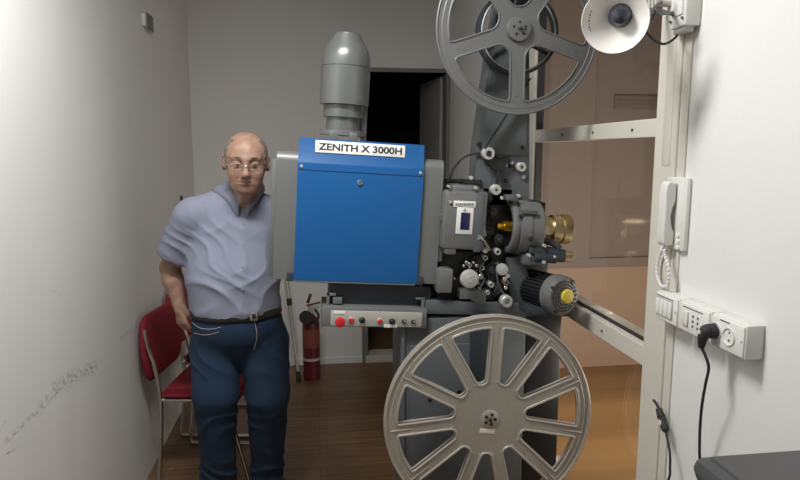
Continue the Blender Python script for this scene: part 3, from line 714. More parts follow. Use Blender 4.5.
# END_PART1
# ------------------------------------------------------------------ implicit surfaces for the figure
class Field:
    def __init__(s, lo, hi, h):
        s.lo = np.array(lo, float); s.h = h; s.n = np.ceil((np.array(hi)-s.lo)/h).astype(int)+1
        s.D = np.full(s.n, .2, np.float32)
    def sub(s, lo, hi):
        i0 = np.clip(np.floor((np.array(lo)-s.lo)/s.h).astype(int), 0, s.n); i1 = np.clip(np.ceil((np.array(hi)-s.lo)/s.h).astype(int)+1, 0, s.n)
        sl = tuple(slice(a, b) for a, b in zip(i0, i1))
        ax = [(s.lo[k]+s.h*np.arange(i0[k], i1[k])).astype(np.float32) for k in range(3)]
        return sl, np.meshgrid(*ax, indexing='ij')
    def op(s, fn, lo, hi, k, mode):
        pad = k+3*s.h; sl, g = s.sub(np.array(lo)-pad, np.array(hi)+pad)
        if g[0].size == 0: return s
        d = fn(*g); D = s.D[sl]
        if mode == 'u':
            if k: hh = np.maximum(k-np.abs(D-d), 0)/k; D[...] = np.minimum(D, d)-hh*hh*k*.25
            else: D[...] = np.minimum(D, d)
        else:
            d = -d
            if k: hh = np.maximum(k-np.abs(D-d), 0)/k; D[...] = np.maximum(D, d)+hh*hh*k*.25
            else: D[...] = np.maximum(D, d)
        return s
    def cap(s, a, b, ra, rb, k=.02, mode='u', flat=None):
        a = np.array(a, float); b = np.array(b, float); ab = b-a; L2 = (ab**2).sum()+1e-9
        fl = flat if flat else (1, 1, 1)
        def fn(x, y, z):
            t = np.clip(((x-a[0])*ab[0]+(y-a[1])*ab[1]+(z-a[2])*ab[2])/L2, 0, 1)
            return np.sqrt(((x-a[0]-t*ab[0])/fl[0])**2+((y-a[1]-t*ab[1])/fl[1])**2+((z-a[2]-t*ab[2])/fl[2])**2)-(ra+(rb-ra)*t)
        r = max(ra, rb)*max(fl); return s.op(fn, np.minimum(a, b)-r, np.maximum(a, b)+r, k, mode)
    def ell(s, c, r, k=.02, mode='u', M=None):
        c = np.array(c, float); r = np.array(r, float); Mt = np.array(M).T if M is not None else np.eye(3)
        def fn(x, y, z):
            q = [x-c[0], y-c[1], z-c[2]]
            u = [sum(Mt[i][j]*q[j] for j in range(3)) for i in range(3)]
            k0 = np.sqrt(sum((u[i]/r[i])**2 for i in range(3))); k1 = np.sqrt(sum((u[i]/r[i]**2)**2 for i in range(3)))+1e-6
            return k0*(k0-1)/k1
        R_ = r.max(); return s.op(fn, c-R_, c+R_, k, mode)
    def grid(s): return s.sub(s.lo, s.lo+s.h*(s.n+2))[1]
    def mesh(s, name):
        D = s.D; n = D.shape; h = s.h; I = D < 0
        c = np.zeros((n[0]-1, n[1]-1, n[2]-1), np.int8)
        cor = [(i, j, k) for i in (0, 1) for j in (0, 1) for k in (0, 1)]
        for i, j, k in cor: c += I[i:n[0]-1+i, j:n[1]-1+j, k:n[2]-1+k]
        act = np.argwhere((c > 0) & (c < 8)); idx = -np.ones(c.shape, np.int64); idx[tuple(act.T)] = np.arange(len(act))
        V = np.zeros((len(act), 3)); W = np.zeros(len(act))
        for a in cor:
            for ax in range(3):
                if a[ax]: continue
                b = list(a); b[ax] = 1
                da = D[tuple((act+a).T)]; db = D[tuple((act+b).T)]; m = (da < 0) != (db < 0)
                t = np.where(m, da/np.where(m, da-db, 1), 0); p = np.array(a, float)[None]+np.zeros((len(act), 3)); p[:, ax] += t
                V += p*m[:, None]; W += m
        V = (act+V/W[:, None])*h+s.lo
        F = []
        for ax in range(3):
            u, v = [(1, 2), (2, 0), (0, 1)][ax]
            sl0 = [slice(0, n[q]) for q in range(3)]; sl0[ax] = slice(0, n[ax]-1); sl1 = list(sl0); sl1[ax] = slice(1, n[ax])
            E = np.argwhere(I[tuple(sl0)] != I[tuple(sl1)])
            E = E[(E[:, u] > 0) & (E[:, v] > 0) & (E[:, u] < n[u]-1) & (E[:, v] < n[v]-1)]
            q = []
            for du, dv in ((0, 0), (-1, 0), (-1, -1), (0, -1)):
                e = E.copy(); e[:, u] += du; e[:, v] += dv; q.append(idx[tuple(e.T)])
            q = np.stack(q, 1); ins = I[tuple(E.T)]; q[~ins] = q[~ins][:, ::-1]; F.append(q)
        F = np.concatenate(F); F = F[(F >= 0).all(1)]
        me = bpy.data.meshes.new(name); me.vertices.add(len(V)); me.vertices.foreach_set('co', V.ravel())
        me.loops.add(F.size); me.loops.foreach_set('vertex_index', F.ravel().astype(np.int32)); me.polygons.add(len(F))
        me.polygons.foreach_set('loop_start', np.arange(0, F.size, 4, dtype=np.int32))
        me.polygons.foreach_set('use_smooth', np.ones(len(F), bool)); me.update(calc_edges=True); me.validate()
        return me

# ------------------------------------------------------------------ the standing man
man = empty('person', (-.34, 2.70, 0), 'elderly man in light blue short-sleeved shirt and blue jeans standing left of the projector', 'person')
HC = Vector(P(246, 162.5, 2.52))                    # middle of the head
hy = R(5)                                            # turned slightly, bowed slightly
HM = Matrix.Rotation(hy, 3, 'Z') @ Matrix.Rotation(R(9), 3, 'X') @ Matrix.Rotation(R(2), 3, 'Y')
hs = 1.0
def hp(x, f, z): return HC+HM @ (Vector((x, -f, z))*hs)      # f = forward, out of the face
HMn = np.array(HM)
def head_prims(B, grow=0.0):
    e = lambda c, r, k, mode='u': B.ell(hp(*c), [(v+grow)*hs for v in (r[0], r[1], r[2])], k, mode, HMn)
    c = lambda a, b, ra, rb, k, mode='u': B.cap(hp(*a), hp(*b), ra*hs+grow, rb*hs+grow, k, mode)
    e((0, -.018, .036), (.078, .094, .080), .0)
    e((0, .010, .030), (.074, .080, .074), .02)
    e((0, .016, -.034), (.064, .066, .076), .03)
    if grow: return
    e((0, .050, -.096), (.028, .024, .020), .03)                        # chin
    for s in (-1, 1):
        c((s*.056, -.01, -.028), (s*.030, .044, -.090), .013, .015, .03)    # jaw
        e((s*.040, .060, -.034), (.024, .020, .024), .025)                 # cheek
        e((s*.036, .046, -.066), (.020, .021, .022), .025)                 # jowl
        c((s*.010, .083, .030), (s*.046, .066, .030), .0085, .008, .014)    # brow
        e((s*.032, .090, .007), (.0185, .014, .0125), .014, 's')           # eye socket
        e((s*.031, .0700, .0065), (.0170, .0135, .0150), .004)              # lid over the eyeball
        c((s*.015, .0845, .0045), (s*.046, .077, .0045), .0018, .0014, .002, 's')  # lid line
        c((s*.019, .082, -.008), (s*.042, .074, -.014), .0022, .002, .006, 's')  # bag under the eye
        e((s*.0125, .088, -.036), (.0095, .011, .0085), .008)              # nostril wing
        c((s*.018, .090, -.034), (s*.034, .078, -.066), .0026, .002, .009, 's')   # fold beside the mouth
        # ear
        ME = np.array(HM @ Matrix.Rotation(R(s*28), 3, 'Z') @ Matrix.Rotation(R(12), 3, 'X'))
        B.ell(hp(s*.084, -.010, -.002), (.0075*hs, .021*hs, .035*hs), .006, 'u', ME)
        B.ell(hp(s*.090, -.001, .004), (.0055*hs, .011*hs, .020*hs), .004, 's', ME)
        c((s*.076, .006, .010), (s*.078, .006, -.020), .007, .006, .008)
    c((0, .084, .022), (0, .100, -.024), .0085, .0115, .012)               # nose
    e((0, .100, -.030), (.0135, .013, .0115), .008)
    e((0, .062, -.060), (.038, .022, .022), .02)                           # muzzle
    for s in (-1, 1):
        c((0, .0835, -.0600), (s*.030, .0740, -.0560), .0040, .0028, .006)     # upper lip
        c((0, .0825, -.0705), (s*.027, .0740, -.0640), .0042, .0030, .006)     # lower lip
        c((0, .0893, -.0655), (s*.033, .0765, -.0600), .0019, .0014, .004, 's')  # mouth line, corners up
        c((s*.035, .0745, -.0600), (s*.040, .067, -.052), .0014, .0010, .006, 's')
    c((-.012, .084, -.083), (.012, .084, -.083), .003, .003, .010, 's')
    for z in (.052, .062, .072):
        c((-.032, .090-(z-.052)*.6, z), (.032, .090-(z-.052)*.6, z), .0012, .0012, .004, 's')
SHL = Vector(P(190, 214, 2.64)); SHR = Vector(P(279, 213, 2.66))       # the photo's left and right shoulder
ELL = Vector(P(170, 268, 2.76)); WRL = Vector(P(179, 303, 2.74))
ELR = Vector((SHR.x+.09, 2.87, 1.12)); WRR = Vector((SHR.x+.20, 2.70, 1.20))
NK = HC+Vector((0, .075, -.115))
BT = Vector((-.335, 2.66, 1.30)); NX = -.292
def build_skin():
    B = Field((-.80, 2.36, .68), (.16, 2.98, 1.74), .0031)
    head_prims(B)
    B.cap(NK+Vector((0, -.01, .05)), (NX, BT.y+.01, BT.z+.06), .052, .056, .025)
    for s in (-1, 1): B.cap(HC+Vector((s*.012, -.02, -.115)), Vector((NX+s*.012, BT.y-.042, BT.z+.07)), .012, .012, .02)
    B.ell((BT.x, BT.y+.02, BT.z-.02), (.15, .09, .13), .04)
    B.cap((BT.x, BT.y+.02, BT.z-.1), (BT.x-.01, BT.y+.04, .86), .11, .12, .04)
    for S_, E_, W_ in ((SHL, ELL, WRL), (SHR, ELR, WRR)):
        B.cap((BT.x, BT.y+.02, BT.z+.04), S_, .055, .050, .03)
        B.cap(S_, E_, .047, .041, .02); B.cap(E_, E_+(W_-E_)*.35, .040, .042, .02); B.cap(E_+(W_-E_)*.35, W_, .042, .027, .02, flat=(1, 1, 1))
    def hand(Wr, dirp, side, curl, thumbside):
        """palm plus five tapering, bent fingers"""
        d = Vector(dirp).normalized(); n = Vector(side).normalized(); n = (n-d*n.dot(d)).normalized(); t = n.cross(d)*thumbside    # n = back of the hand
        B.cap(Wr, Wr+d*.03, .025, .025, .012, flat=None)
        for q, w_ in ((-.027, .0125), (-.009, .0135), (.009, .0135), (.026, .0125)):
            B.cap(Wr+d*.018+t*q*.55, Wr+d*.085+t*q, w_+.002, w_, .010)
        for q, ln, r_ in ((.031, .066, .0088), (.0105, .074, .0090), (-.0105, .069, .0086), (-.030, .055, .0076)):
            p = Wr+d*.085+t*q; cur = 0
            for k, fr in enumerate((.45, .31, .24)):
                cur += curl[k]; dd = (Matrix.Rotation(cur, 3, t*thumbside) @ d)
                if (dd-d).dot(n) > 0: dd = (Matrix.Rotation(-cur, 3, t*thumbside) @ d)
                q2 = p+dd*ln*fr; B.cap(p, q2, r_*(1-.06*k), r_*(1-.06*(k+1)), .003); p = q2
        p = Wr+d*.022+t*.022-n*.006; q2 = Wr+d*.056+t*.045-n*.014; B.cap(p, q2, .014, .0115, .01)
        q3 = q2+(d*.8+t*.3-n*.35).normalized()*.030; B.cap(q2, q3, .0105, .0095, .003); B.cap(q3, q3+(d*.9-n*.4).normalized()*.024, .0095, .0082, .003)
    hand(WRL, (.16, -.12, -1), (-.75, -.66, 0), (R(22), R(30), R(20)), 1)
    hand(WRR, (.25, -1, .05), (0, 0, 1), (R(8), R(14), R(10)), -1)
    x, y, z = B.grid()
    return B.mesh('body')
def skin_mat():
    m = bpy.data.materials.new('skin'); m.use_nodes = True; nt = m.node_tree; N = nt.nodes; L = nt.links; b = N['Principled BSDF']
    b.inputs['Roughness'].default_value = .5; b.inputs['Subsurface Weight'].default_value = .08; b.inputs['Subsurface Radius'].default_value = (.01, .004, .002)
    tc = N.new('ShaderNodeTexCoord'); nz = N.new('ShaderNodeTexNoise'); nz.inputs['Scale'].default_value = 35; nz.inputs['Detail'].default_value = 5; L.new(tc.outputs['Object'], nz.inputs['Vector'])
    rp = N.new('ShaderNodeValToRGB'); rp.color_ramp.elements[0].position = .35; rp.color_ramp.elements[0].color = (.34, .20, .145, 1); rp.color_ramp.elements[1].position = .65; rp.color_ramp.elements[1].color = (.44, .275, .20, 1)
    L.new(nz.outputs['Fac'], rp.inputs[0]); cur = rp.outputs[0]
    for c, r_, col, st in ((hp(0, .086, -.0655), .024, (.30, .13, .105), .75), (hp(0, .11, -.03), .02, (.40, .20, .15), .5), (hp(-.042, .07, -.035), .03, (.42, .22, .165), .5), (hp(.042, .07, -.035), .03, (.42, .22, .165), .5)):
        dv = N.new('ShaderNodeVectorMath'); dv.operation = 'SUBTRACT'; L.new(tc.outputs['Object'], dv.inputs[0]); dv.inputs[1].default_value = tuple(c)
        sc_ = N.new('ShaderNodeVectorMath'); sc_.operation = 'MULTIPLY'; L.new(dv.outputs[0], sc_.inputs[0]); sc_.inputs[1].default_value = (1, 1, 2.6 if st == .75 else 1)
        ln = N.new('ShaderNodeVectorMath'); ln.operation = 'LENGTH'; L.new(sc_.outputs[0], ln.inputs[0])
        mr_ = N.new('ShaderNodeMapRange'); mr_.inputs['From Min'].default_value = r_*.6; mr_.inputs['From Max'].default_value = r_*1.15; mr_.inputs['To Min'].default_value = st; mr_.inputs['To Max'].default_value = 0; L.new(ln.outputs['Value'], mr_.inputs['Value'])
        mx = N.new('ShaderNodeMix'); mx.data_type = 'RGBA'; L.new(mr_.outputs[0], mx.inputs['Factor']); L.new(cur, mx.inputs['A']); mx.inputs['B'].default_value = (*col, 1); cur = mx.outputs['Result']
    L.new(cur, b.inputs['Base Color'])
    n2 = N.new('ShaderNodeTexNoise'); n2.inputs['Scale'].default_value = 160; L.new(tc.outputs['Object'], n2.inputs['Vector'])
    bp = N.new('ShaderNodeBump'); bp.inputs['Strength'].default_value = .15; bp.inputs['Distance'].default_value = .002; L.new(n2.outputs['Fac'], bp.inputs['Height']); L.new(bp.outputs[0], b.inputs['Normal'])
    MATS['skin'] = m
skin_mat()
body = meshobj('body', build_skin(), 'skin', man)
# hair: a thin cap round the sides and back, sparse on the crown
B = Field(HC+Vector((-.13, -.13, -.12)), HC+Vector((.13, .16, .16)), .0032)
head_prims(B, .0035)
x, y, z = B.grid(); q = [x-HC.x, y-HC.y, z-HC.z]
lxx, lyy, lzz = [sum(HMn[j][i]*q[j] for j in range(3))/hs for i in range(3)]; fwd = -lyy
nzv = .004*np.sin(lxx*210+lzz*90)*np.sin(fwd*180+lzz*120)
side = np.minimum.reduce([np.abs(lxx)-.050+nzv, .036-fwd+nzv, lzz+.035+nzv, .092+nzv-lzz])
back = np.minimum.reduce([-.045-fwd+nzv, lzz+.085])
keep = np.maximum(side, back)
ear = np.sqrt(((np.abs(lxx)-.078)/.5)**2+(fwd+.010)**2+((lzz+.004)/1.2)**2)-.030
B.D = np.maximum(np.maximum(B.D, -keep), -ear)
meshobj('hair', B.mesh('hair'), 'hair', man)
# eyebrows, eyes
for s in (-1, 1):
    G().tube([hp(s*.016, .0900, .031), hp(s*.030, .0880, .0355), hp(s*.047, .0765, .031)], [.0022, .0028, .0014], 8, smooth=4).build('eyebrow', 'hair', man)
    ey = G().sphere(hp(s*.031, .0735, .0045), .0098, 14).build('eye', 'eye_white', man)
    G().sphere(hp(s*.031+.001, .0800, .0038), .0046, 10).build('iris', 'ink', ey)
# glasses: thin gold wire frame, nose bridge, temples
gl = G()
for s in (-1, 1):
    pts = []
    for k in range(20):
        t = 2*math.pi*k/20; ct, st_ = math.cos(t), math.sin(t)
        ex = abs(ct)**.7*(1 if ct > 0 else -1)*.0245; ez = abs(st_)**.7*(1 if st_ > 0 else -1)*.0165
        pts.append(hp(s*.034+ex, .104-abs(s*.034+ex)*.16, -.004+ez))
    gl.tube(pts, .0011, 8, closed=True)
    gl.tube([hp(s*.0585, .094, .004), hp(s*.074, .086, .004), hp(s*.079, .03, .006), hp(s*.081, -.012, .004)], .0012, 8)
gl.tube([hp(-.010, .1025, .004), hp(0, .108, .007), hp(.010, .1025, .004)], .0011, 8, smooth=4)
glo = gl.build('glasses', 'chrome', man)
for s in (-1, 1):
    q = [hp(s*.034+.0235*math.cos(t), .104-abs(s*.034)*.16, -.004+.0155*math.sin(t)) for t in [2*math.pi*k/20 for k in range(20)]]
    G().prism(q, HM @ Vector((0, .0012, 0))).build('lens', 'pane_glass', glo, 0)

# shirt
SL_END = Vector(P(174, 256, 2.72))
def shirt():
    B = Field((-.80, 2.36, .84), (.10, 3.0, 1.50), .0055)
    B.ell((BT.x-.005, BT.y+.015, 1.245), (.185, .125, .19), 0)
    B.ell((BT.x-.015, BT.y-.005, 1.07), (.196, .155, .19), .05)
    B.ell((BT.x-.012, BT.y+.010, .93), (.186, .150, .13), .06)
    B.cap((BT.x+.01, BT.y+.02, BT.z+.09), SHL+Vector((.02, .0, .012)), .062, .058, .05)
    B.cap((BT.x+.01, BT.y+.02, BT.z+.09), SHR+Vector((-.02, 0, .012)), .062, .058, .05)
    sd = (ELL-SHL).normalized(); B.cap(SHL+sd*.02, SHL+sd*.20, .066, .078, .04)
    sr = (ELR-SHR).normalized(); B.cap(SHR+sr*.02, SHR+sr*.19, .064, .074, .04)
    x, y, z = B.grid()
    # hems: cut the sleeves square, hollow them, cut at the waist
    for S_, d, ln, rr in ((SHL, sd, .215, .1), (SHR, sr, .205, .1)):
        t = (x-S_.x)*d.x+(y-S_.y)*d.y+(z-S_.z)*d.z
        rad = np.sqrt(np.maximum((x-S_.x)**2+(y-S_.y)**2+(z-S_.z)**2-t*t, 0))
        wob = .006*np.sin(12*x*8)
        cut = np.minimum(t-ln-wob, .115-rad); B.D = np.maximum(B.D, cut)
        B.D = np.maximum(B.D, -np.maximum(rad-.058-.0*t, -(t-ln+.06)))
    # folds
    def fold(ax_, az_, fr, ph, cx_, cz_, sx, sz, amp):
        w_ = np.sin((x*ax_+z*az_)*fr+ph+1.6*np.sin(x*13+z*9+ph)+.8*np.sin(z*31+y*14))
        return amp*(1-np.abs(w_))**1.6*np.exp(-(((x-cx_)/sx)**2+((z-cz_)/sz)**2))
    ff = -fold(.75, .65, 38, 0, SHL.x+.10, 1.16, .12, .16, .010)-fold(.35, .95, 34, 1, BT.x-.06, 1.03, .15, .10, .009)-fold(-.5, .85, 36, 2, BT.x+.10, 1.06, .10, .14, .008)
    ff += -fold(.9, .3, 34, .5, BT.x, .945, .22, .035, .008)-fold(.5, .8, 50, 2.2, SHL.x-.05, 1.22, .07, .07, .008)-fold(-.8, .5, 30, 1, BT.x-.08, 1.32, .10, .06, .005)
    B.D = B.D+ff.astype(np.float32)
    # placket ridge down the front
    px_ = NX+.002-(1.36-z)*.02
    B.D = B.D-(.0022*np.clip(1-np.abs(x-px_)/.016, 0, 1)**.3*(y < BT.y)).astype(np.float32)
    B.D = np.maximum(B.D, .925+.003*np.sin(x*24)-z)
    # open neck
    B.cap(HC+Vector((.0, .07, -.05)), (NX, BT.y+.004, BT.z+.06), .060, .060, .006, 's')
    B.cap((NX, BT.y-.09, BT.z+.11), (NX+.002, BT.y-.15, BT.z+.015), .036, .008, .006, 's')
    return B.mesh('shirt')
sh_ = meshobj('shirt', shirt(), 'shirt', man)
# collar: a folded band round the neck ending in two points
def collar():
    """shirt collar: a band round the neck, folded down and ending in two points on the chest"""
    vs = []; fs = []; n = 56; cx_, cy_ = NX, BT.y+.004
    for i in range(n+1):
        u = i/n; t = -math.pi*.5+R(9)+(2*math.pi-R(18))*u
        o_ = Vector((math.cos(t), math.sin(t), 0)); fr_ = max(0, -math.sin(t)); f = fr_**2.2; f5 = fr_**7
        zt2 = 1.474-.066*f
        top = Vector((cx_, cy_-.012*f, zt2))+o_*.061
        ins = top+Vector((0, 0, -.030))-o_*.001
        fold_ = top+o_*.010+Vector((0, 0, .002))
        low = Vector((cx_, cy_-.012*f, zt2-.034-.036*f5))+o_*(.082+.012*fr_)
        for q in (low,):
            hit, loc, _, _ = sh_.ray_cast(q+o_*.25, -o_)
            if hit and (loc-q).dot(o_) > -.006: q += o_*((loc-q).dot(o_)+.005)
        mid = (fold_+low)/2+o_*.004
        hit, loc, _, _ = sh_.ray_cast(mid+o_*.25, -o_)
        if hit and (loc-mid).dot(o_) > -.004: mid += o_*((loc-mid).dot(o_)+.005)
        vs += [ins, top, fold_, mid, low]
    for i in range(n):
        for j in range(4): fs.append((i*5+j, i*5+j+1, (i+1)*5+j+1, (i+1)*5+j))
    g = G().add(vs, fs); o = g.build('collar', 'shirt', sh_, 60)
    md_ = o.modifiers.new('solid', 'SOLIDIFY'); md_.thickness = .0035; md_.offset = 0
    return o
collar()
for z_ in (1.31, 1.225, 1.14, 1.055):
    # buttons sit on the cloth: find its surface straight behind the placket line
    xx_ = NX+.002-(1.36-z_)*.02
    hit, loc, nrm_, _ = sh_.ray_cast(Vector((xx_, 2.3, z_)), Vector((0, 1, 0)))
    if hit: G().cyl(loc-EY*.0025, loc+EY*.002, .0055, n=14, bev=.0008).build('button', 'shirt', sh_)

# trousers
HL = Vector((-.440, 2.685, .78)); HRr = Vector((-.235, 2.69, .78))
KL = Vector(P(215.5, 392, 2.63)); KR = Vector(P(268, 392, 2.66)); AL = Vector((P(219, 478, 2.78).x, 2.78, .10)); AR = Vector((P(267, 468, 2.84).x, 2.84, .11))
def jeans():
    B = Field((-.66, 2.40, .03), (-.02, 3.0, .98), .0052)
    B.ell((BT.x-.008, BT.y+.01, .875), (.190, .150, .14), 0)
    B.ell((BT.x-.008, BT.y+.055, .79), (.175, .125, .12), .04)
    for H_, K_, A_ in ((HL, KL, AL), (HRr, KR, AR)):
        B.cap(H_, K_, .107, .093, .035); B.cap(K_, A_, .090, .074, .03)
        B.cap(A_, (A_.x, A_.y-.005, .06), .074, .076, .02)
    x, y, z = B.grid()
    def fold(ax_, az_, fr, ph):
        return (1-np.abs(np.sin((x*ax_+z*az_)*fr+ph+1.8*np.sin(x*15+z*8+ph)+.7*np.sin(z*27+y*17))))**1.5
    ff = -.010*fold(.5, 1, 34, 0)*np.exp(-((z-.13)/.10)**2)-.007*fold(-.4, .9, 32, 1)*np.exp(-((z-.45)/.09)**2)-.007*fold(.7*1, .7, 30, 2)*np.exp(-((z-.72)/.08)**2)
    ff += .0018*np.sin(x*40+z*13)
    B.D = B.D+ff.astype(np.float32)
    # side and inside seams, fly
    B.D = B.D-(.0018*(np.abs(x-(BT.x+.035)) < .005)*(z > .74)*(y < BT.y)).astype(np.float32)
    B.D = np.maximum(B.D, z-.948); B.D = np.maximum(B.D, .060+.006*np.sin(x*30)-z)
    return B
JB = jeans()
je = meshobj('jeans', JB.mesh('jeans'), 'denim', man)
# stitched pocket edges
for pts in (((192, 322), (200, 328), (212, 329), (221, 327)), ((194, 333), (206, 335), (219, 332)), ((254, 320), (257, 335), (254, 350))):
    qs = []
    for p in spline([Vector((a, b, 0)) for a, b in pts], 5):
        r_ = ray(p.x, p.y); hit, loc, nn, _ = je.ray_cast(Vector((0, 0, EYE)), r_.normalized())
        if hit: qs.append(loc-r_.normalized()*.0005)
    if len(qs) > 3: G().tube(qs, .0014, 6).build('stitching', 'panel_face', je)
# belt: the waist of the trousers, 5 mm thicker
def belt():
    B = Field((-.62, 2.40, .88), (-.04, 2.96, .98), .004)
    B.ell((BT.x-.008, BT.y+.01, .875), (.190+.005, .150+.006, .17), 0)
    B.ell((BT.x-.012, BT.y+.008, .95), (.187+.004, .151+.004, .16), .02)
    x, y, z = B.grid(); B.D = np.maximum(np.maximum(B.D, z-.946), .913-z); return B.mesh('belt')
be = meshobj('belt', belt(), 'leather', man)
hit, loc, nn, _ = be.ray_cast(Vector((0, 0, EYE)), ray(254, 316).normalized())
if hit:
    G().box(loc-EY*.004, (.030, .006, .036), None, .002).build('buckle', 'chrome', be)
    G().box(loc-EY*.006+Vector((.0, 0, 0)), (.016, .006, .020), None, .002).build('buckle_pin', 'leather', be)
# shoes
for A_, tdx in ((AL, -.02), (AR, .10)):
    B = Field((A_.x-.16, A_.y-.30, -.01), (A_.x+.22, A_.y+.16, .16), .0045)
    a0 = Vector((A_.x, A_.y+.02, .050)); toe = Vector((A_.x+tdx, A_.y-.155, .038))
    B.cap(a0, a0+(toe-a0)*.5, .046, .044, .02, flat=(1, 1, 1.05)); B.cap(a0+(toe-a0)*.45, toe, .044, .040, .02, flat=(1.08, 1, .82)); B.cap((A_.x, A_.y+.01, .05), (A_.x, A_.y+.01, .10), .044, .040, .02)
    x, y, z = B.grid(); B.D = np.maximum(B.D, .012-z)
    so = meshobj('shoe', B.mesh('shoe'), 'leather', man)
    B2 = Field((A_.x-.16, A_.y-.30, -.012), (A_.x+.22, A_.y+.16, .04), .004)
    B2.cap(a0, toe, .050, .045, 0, flat=(1.05, 1.02, 1)); x, y, z = B2.grid(); B2.D = np.maximum(np.maximum(B2.D, -z), z-.018)
    meshobj('sole', B2.mesh('sole'), 'rubber', so)

# ------------------------------------------------------------------ red chairs along the left wall
def make_chair():
    """backed toward -X, facing +X; origin on the floor under the rear near corner, 0.46 m between the side frames"""
    root = empty('visitor_chair', (0, 0, 0), 'x', 'chair', 'red visitor chairs along the left wall')
    W_ = .43
    for s, y in ((0, 0.0), (1, W_)):
        G().tube([Vector(p) for p in ((.005, y, .62), (.03, y, .44), (.018, y, .2), (0, y, .03), (.012, y, .012), (.05, y, .011), (.40, y, .011), (.435, y, .018), (.432, y, .05), (.34, y, .43))], .0095, 10, smooth=4).build('leg', 'chrome', root)
        G().tube([Vector((.03, y, .435)), Vector((.34, y, .435))], .009, 10).build('seat_rail', 'chrome', root)
        G().cyl((.02, y, .011), (.02, y, .0), .012, n=12).build('rubber_foot', 'rubber', root) if False else None
    G().tube([Vector((.034, 0, .43)), Vector((.034, W_, .43))], .009, 10).build('crossbar', 'chrome', root)
    # seat cushion, softly crowned
    bm = bmesh.new(); bmesh.ops.create_cube(bm, size=1)
    for v in bm.verts: v.co = Vector((v.co.x*.40, v.co.y*(W_+.015), v.co.z*.055))
    bmesh.ops.bevel(bm, geom=bm.edges[:], offset=.025, segments=4, affect='EDGES')
    bmesh.ops.subdivide_edges(bm, edges=[e for e in bm.edges if e.calc_length() > .1], cuts=6, use_grid_fill=True)
    for v in bm.verts:
        if v.co.z > 0: v.co.z += .014*max(0, 1-(v.co.x/.2)**2)*max(0, 1-(v.co.y/.22)**2)
        if v.co.x > .13 and v.co.z < .03: pass
    g = G(); g.take(bm, (.22, W_/2, .455)); g.build('seat', 'red_fabric', root, 60)
    # backrest: curved cushion with rounded corners, wider at the bottom corners of its frame
    out = rnd_poly([(-.245, .30), (-.225, -.01), (-.16, -.03), (.16, -.03), (.225, -.01), (.245, .30)][::1], .09, 8)
    out = rnd_poly([(-.20, -.02), (.20, -.02), (.245, .12), (.215, .30), (-.215, .30), (-.245, .12)], .09, 8)
    n = len(out); vs = []; fs = []
    cen = Vector((0, .14))
    rings = [(.0, .020), (.55, .020), (.85, .017), (.97, .010), (1.0, .0)]
    def pt(u, v, off): return Vector((-.045-.17*(v-.0)*.35+.55*u*u*.55+off, W_/2+u, .525+v))
    for sgn in (1, -1):
        for sc_, th in rings[1:]:
            for p in out:
                u = cen.x+(p.x-cen.x)*sc_; v = cen.y+(p.y-cen.y)*sc_; vs.append(pt(u, v, sgn*th))
    m_ = len(rings)-1
    for sgn in (0, 1):
        b0 = sgn*m_*n
        vs.append(pt(0, .14, (.020 if sgn == 0 else -.020)+.0)); ci = 2*m_*n+sgn
    base_c = 2*m_*n
    for sgn in (0, 1):
        b0 = sgn*m_*n
        for k in range(n): fs.append((b0+k, b0+(k+1) % n, base_c+sgn))
        for r_ in range(m_-1):
            for k in range(n): fs.append((b0+r_*n+k, b0+r_*n+(k+1) % n, b0+(r_+1)*n+(k+1) % n, b0+(r_+1)*n+k))
    for k in range(n): fs.append(((m_-1)*n+k, (m_-1)*n+(k+1) % n, (2*m_-1)*n+(k+1) % n, (2*m_-1)*n+k))
    bm = bmesh.new(); bv = [bm.verts.new(v) for v in vs]
    for f in fs:
        try: bm.faces.new([bv[i] for i in f])
        except ValueError: pass
    bmesh.ops.remove_doubles(bm, verts=bm.verts, dist=.0006)
    g = G(); g.take(bm); g.build('backrest', 'red_fabric', root, 70)
    for y in (0, W_):
        G().tube([Vector((.005, y, .62)), Vector((-.022, y, .70)), Vector((-.03, y, .78))], .009, 10).build('back_frame', 'chrome', root)
    return root
def copy_tree(o, par=None):
    c = o.copy(); COL.objects.link(c)
    if par is not None: c.parent = par
    for ch in o.children: copy_tree(ch, c)
    return c
bpy.context.view_layer.update()
ch1 = make_chair()
bpy.context.view_layer.update()
ch2 = copy_tree(ch1)
ch1.rotation_euler.z = ch2.rotation_euler.z = R(-9); ch1.location = (-.772, 2.935, 0); ch1['label'] = 'nearer red upholstered chair with chrome legs, beside the standing man'
ch2.location = (-.772, 3.46, 0); ch2['label'] = 'farther red upholstered chair, standing behind the other red chair'

# ------------------------------------------------------------------ back of the room
fx = P(312, 378, 4.28); fe = empty('fire_extinguisher', (fx.x, 4.28, 0), 'red fire extinguisher standing on the floor by the back wall', 'fire extinguisher')
c = Vector((fx.x, 4.28, 0)); r_ = .060
G().lathe(c, (0, 0, 1), [(0, r_-.008), (.004, r_), (.40, r_), (.43, r_-.008), (.455, r_*.6), (.47, .022), (.48, .022)], 36).build('cylinder', 'red_metal', fe)
G().lathe(c, (0, 0, 1), [(.24, r_+.0006), (.37, r_+.0006)], 36, cap=False).build('instruction_label', 'red_ink', fe)
G().lathe(c, (0, 0, 1), [(.145, r_+.0006), (.165, r_+.0006)], 36, cap=False).build('pale_band', 'rag', fe)
g = G(); g.cyl(c+Vector((0, 0, .475)), c+Vector((0, 0, .53)), .018, n=20, bev=.003); g.box(c+Vector((.028, 0, .52)), (.06, .022, .02), None, .004); vv = g.build('valve', 'satin', fe)
